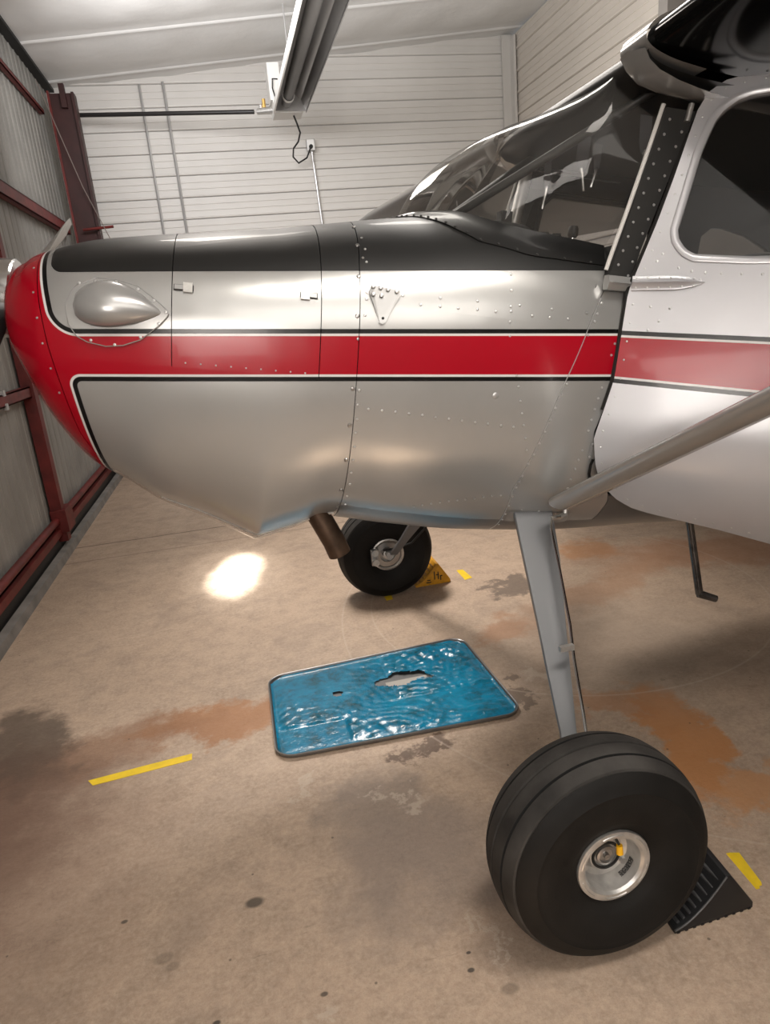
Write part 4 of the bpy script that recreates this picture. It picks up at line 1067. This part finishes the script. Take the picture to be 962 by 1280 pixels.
# hinge fairing straddling post and door
def hx(u, v, o):   # along the fairing
    x = .745 + u * .26; z = .310 + .0 * u + v; return x, z
G = []
for u in np.linspace(0, 1, 18):
    x = .744 + u * .090; hw = .020; k_ = min(1, .4 + u * 4)
    G.append([(x, -.488, .309 - hw), (x, -.512, .309 - hw), (x, -.516, .309 - hw * .9), (x, -.517, .309 - .0085), (x, -.517 - .012 * k_, .309), (x, -.517, .309 + .0085), (x, -.516, .309 + hw * .9), (x, -.512, .309 + hw), (x, -.488, .309 + hw)])
G.insert(0, [(.744, -.486, .309)] * 9)
part('hinge_fairing', MB().grid(G), M_silver, smooth=60)
G = []
for u in np.linspace(0, 1, 26):
    x = .812 + u * .190; hw = .0205 * (1 if u < .5 else max(.0, 1 - ((u - .5) / .5) ** 2.2)) + .0005; b_ = min(1, hw / .02)
    y_ = -.530; zc_ = .309
    G.append([(x, y_, zc_ - hw), (x, y_ - .005 * b_, zc_ - hw * .9), (x, y_ - .006 * b_, zc_ - hw * .42), (x, y_ - .016 * b_ * (1 if u < .75 else max(0, 1 - (u - .75) * 4)) - .002, zc_), (x, y_ - .006 * b_, zc_ + hw * .42), (x, y_ - .005 * b_, zc_ + hw * .9), (x, y_, zc_ + hw)])
hf = part('hinge_fairing', MB().grid(G), M_door_lit, door, smooth=60)
hr_ = MB()
for u in np.linspace(.06, .85, 6):
    for s_ in (-1, 1): hr_.dome((.812 + u * .19, -.5362, .309 + s_ * .0135 * (1 - max(0, u - .5) * .8)), (0, -1, 0), .0030, .6)
for x in (.755, .765): hr_.dome((x, -.5165, .297), (0, -1, 0), .003, .6)
part('hinge_screws', hr_, M_rivet, door, kind='stuff')
part('hinge_pin', MB().tube([(.912, -.512, .745), (.918, -.512, .790)], .008, 10), M_satin)

# ------------------------------------------------------------------ things on the floor
def tape(pts, label, z=.0012):
    v = [(x, y, z) for x, y in pts] + [(x, y, .0002) for x, y in pts]; n = len(pts)
    obj('floor_tape', MB().add(v, [tuple(range(n)), tuple(range(n, 2 * n))[::-1]] + [(i, (i + 1) % n, n + (i + 1) % n, n + i) for i in range(n)]), M_yellow, label=label, cat='tape', group='yellow tape marks on the floor')
tape([(-.716, 2.284), (-.694, 2.249), (-.52, 2.262), (-.349, 2.277), (-.350, 2.317), (-.53, 2.302)], 'long yellow tape strip on the floor left of the blue tray')
tape([(1.144, 1.307), (1.156, 1.306), (1.179, 1.298), (1.163, 1.197), (1.158, 1.189), (1.149, 1.188), (1.146, 1.182), (1.135, 1.182)], 'wide yellow tape strip beside the black chock of the near wheel')
tape([(1.146, 3.631), (1.185, 3.626), (1.194, 3.484), (1.144, 3.468)], 'yellow tape strip on the floor behind the yellow chock')
tape([(.653, 3.432), (.696, 3.437), (.691, 3.380), (.653, 3.373)], 'small yellow tape square in front of the far wheel')

# drip tray with crumpled blue film
tr_ = empty('drip_tray', (.43, 2.43, 0), 'shallow metal drip tray lined with crumpled blue plastic film', 'tray')
cor = np.array([(-.045, 2.150), (-.040, 2.752), (.885, 2.785), (.905, 2.105)])
def tray_pt(u, v):   # u,v in [0,1]
    a = cor[0] * (1 - u) + cor[3] * u; b_ = cor[1] * (1 - u) + cor[2] * u; return a * (1 - v) + b_ * v
def rr_loop(inset, n=10, rad=.075):
    W_, H_ = .93, .655; x0, x1, y0, y1 = inset, W_ - inset, inset, H_ - inset; r = max(rad - inset, .01); pts = []
    for cx, cy, a0 in ((x1 - r, y1 - r, 0), (x0 + r, y1 - r, 90), (x0 + r, y0 + r, 180), (x1 - r, y0 + r, 270)):
        for k in range(n): a = (a0 + 90 * k / (n - 1)) * D2R; pts.append(((cx + r * math.cos(a)) / W_, (cy + r * math.sin(a)) / H_))
    return [tray_pt(u, v) for u, v in pts]
rows = []
for ins, z in ((.012, .0005), (.004, .004), (0, .017), (.001, .020), (.005, .020), (.009, .016), (.016, .004), (.03, .003)):
    rows.append([(p[0] - .43, p[1] - 2.43, z) for p in rr_loop(ins)])
mb = MB().grid(rows, closed_v=True); K = len(rows[0]); mb.f.append(tuple(range(7 * K, 8 * K))); mb.mi.append(0)
obj('tray_pan', mb, mat('dark_tray_metal', (.22, .22, .22), .3, metal=.8), tr_, smooth=60)
def crumple(x, y):
    v = 0
    for i, (ax, ay, fx_, ph) in enumerate(((1, .3, 34, 0), (.4, 1, 47, 1.3), (.8, -.7, 71, 2.2), (-.3, 1, 93, .4), (1, 1, 118, 3.1), (.2, -1, 61, 5.0))):
        v += abs(math.sin((ax * x + ay * y) * fx_ * .8 + ph + 5.5 * math.sin(6 * x + 9 * y + i * 1.7) + 2.2 * math.sin(17 * x - 13 * y + i))) ** .8 * (.0030 / (1 + i * .4))
    return v
G = []
holes = []
U = np.linspace(.012, .988, 110); Vv = np.linspace(.015, .985, 80); vid = {}; vs_ = []; fs_ = []
def inside(u, v):
    W_, H_, r = .93, .655, .072; x, y = u * W_, v * H_; dx = max(r - x, x - (W_ - r), 0); dy_ = max(r - y, y - (H_ - r), 0); return math.hypot(dx, dy_) < r - .008
for i, u in enumerate(U):
    for j, v in enumerate(Vv):
        p = tray_pt(u, v); e = min(u * .93, (1 - u) * .93, v * .655, (1 - v) * .655); 
        rough_ = .35 + 1.1 * (0.5 + .5 * math.sin(3 * u + 5 * v)) * (u > .3 or v > .3) + (.9 if (u > .55 and v > .4) else 0)
        fd = min(1, max(0, e - .008) / .05); z = .0065 + crumple(p[0], p[1]) * rough_ * fd + max(0, .020 - e) * .75
        vid[i, j] = len(vs_); vs_.append((p[0] - .43, p[1] - 2.43, z))
rndh = random.Random(3)
def hole(u, v):
    a = ((u - .61) / .15) ** 2 + ((v - .62) / .085) ** 2 + .5 * math.sin(40 * u) * math.sin(37 * v); b_ = ((u - .30) / .022) ** 2 + ((v - .60) / .035) ** 2
    return a < .75 or b_ < 1
for i in range(109):
    for j in range(79):
        uc, vc = (U[i] + U[i + 1]) / 2, (Vv[j] + Vv[j + 1]) / 2
        if inside(uc, vc) and not hole(uc, vc): fs_.append((vid[i, j], vid[i + 1, j], vid[i + 1, j + 1], vid[i, j + 1]))
mfilm = mat('blue_plastic_film', (.006, .20, .32), .22, coat=.15, bump=(55, .45, .005)); N.nt = mfilm.node_tree
nn_ = noise(16, 7, .75); n5 = noise(5, 4, .6)
cc = mixc(ramp(N(nn_.outputs[0]), .44, .66), (.002, .165, .30), (.010, .052, .062)); cc = mixc(ramp(N(n5.outputs[0]), .45, .65) * .6, cc, (.004, .24, .42))
mfilm.node_tree.links.new(cc.s, mfilm.node_tree.nodes['Principled BSDF'].inputs['Base Color'])
obj('plastic_film', MB().add(vs_, fs_), mfilm, tr_, smooth=50)
obj('paper_sheet', MB().box((.02, -.05, .0045), (.24, .10, .0055)), mat('grey_paper', (.42, .40, .37), .8), tr_)

# wheel chocks
ck = empty('wheel_chock', (.98, 1.21, 0), 'black plastic wheel chock with ribbed face behind the near wheel', 'chock', 'wheel chocks')
def arc_face(t):   # concave face from toe (t=0) to top (t=1)
    return None
def chock(root, m, x0, x1, ya, yb, hgt, skew, nr, mr, rib_geo=True):
    prof = [(x0, 0.0), (x0, .012)]
    for k in range(1, 11):
        t = k / 10; prof.append((x0 + (x1 - x0) * .62 * t ** .95, .012 + (hgt - .012) * t ** 1.55))
    prof += [(x0 + (x1 - x0) * .68, hgt), (x1, .018), (x1, 0)]
    n = len(prof); v = []
    for s, yy_ in enumerate((ya, yb)):
        for x, z in prof: v.append((x + skew * s + (0), yy_, z))
    body = obj('chock_body', MB().add(v, [tuple(range(n))[::-1], tuple(range(n, 2 * n))] + [(i, (i + 1) % n, n + (i + 1) % n, n + i) for i in range(n)]), m, root, smooth=25, bevel=.003)
    for k in range(nr):
        t = .06 + .80 * k / (nr - 1); x = x0 + (x1 - x0) * .62 * t ** .95; z = .012 + (hgt - .012) * t ** 1.55
        a = .012
        obj('grip_rib', MB().box((x - .004, ya + .012, z - .004), (x + .004, yb - .012, z + .008)), mr, root, bevel=.002, loc=(skew * .5, 0, 0))
    # side lip line
    pts = [(x, ya - .001, z + .001) for x, z in prof[1:12]]
    obj('edge_bead', MB().tube(pts, .0028, 6), mr, root, smooth=50)
    for k in range(10):
        x = x0 + (x1 - x0) * (k + .5) / 10; obj('foot_nub', MB().box((x - .004, ya - .0015, .0005), (x + .004, ya + .004, .005)), m, root)
M_rib = mat('rib_plastic', (.055, .055, .057), .4)
chock(ck, M_chockb, -.125, .105, -.075, .115, .128, .02, 8, M_rib)
ck.rotation_euler = (0, 0, 2 * D2R)
ck2 = empty('wheel_chock', (.955, 3.55, 0), 'yellow plastic wheel chock behind the far wheel', 'chock', 'wheel chocks')
chock(ck2, M_chocky, -.105, .105, -.07, .10, .125, .0, 6, mat('yellow_rib', (.40, .19, .02), .5))
# moulded dark lettering strokes on its side
lt_ = MB()
for x, z, w_, h_ in ((.008, .030, .006, .05), (.020, .055, .018, .006), (.030, .030, .006, .045), (.042, .045, .016, .006), (.044, .022, .006, .028), (-.04, .015, .03, .006), (-.035, .028, .02, .006)): lt_.box((x, -.0715, z), (x + w_, -.0702, z + h_))
obj('moulded_marks', lt_, M_black, ck2)
# shadowed tail wheel area items are outside the view
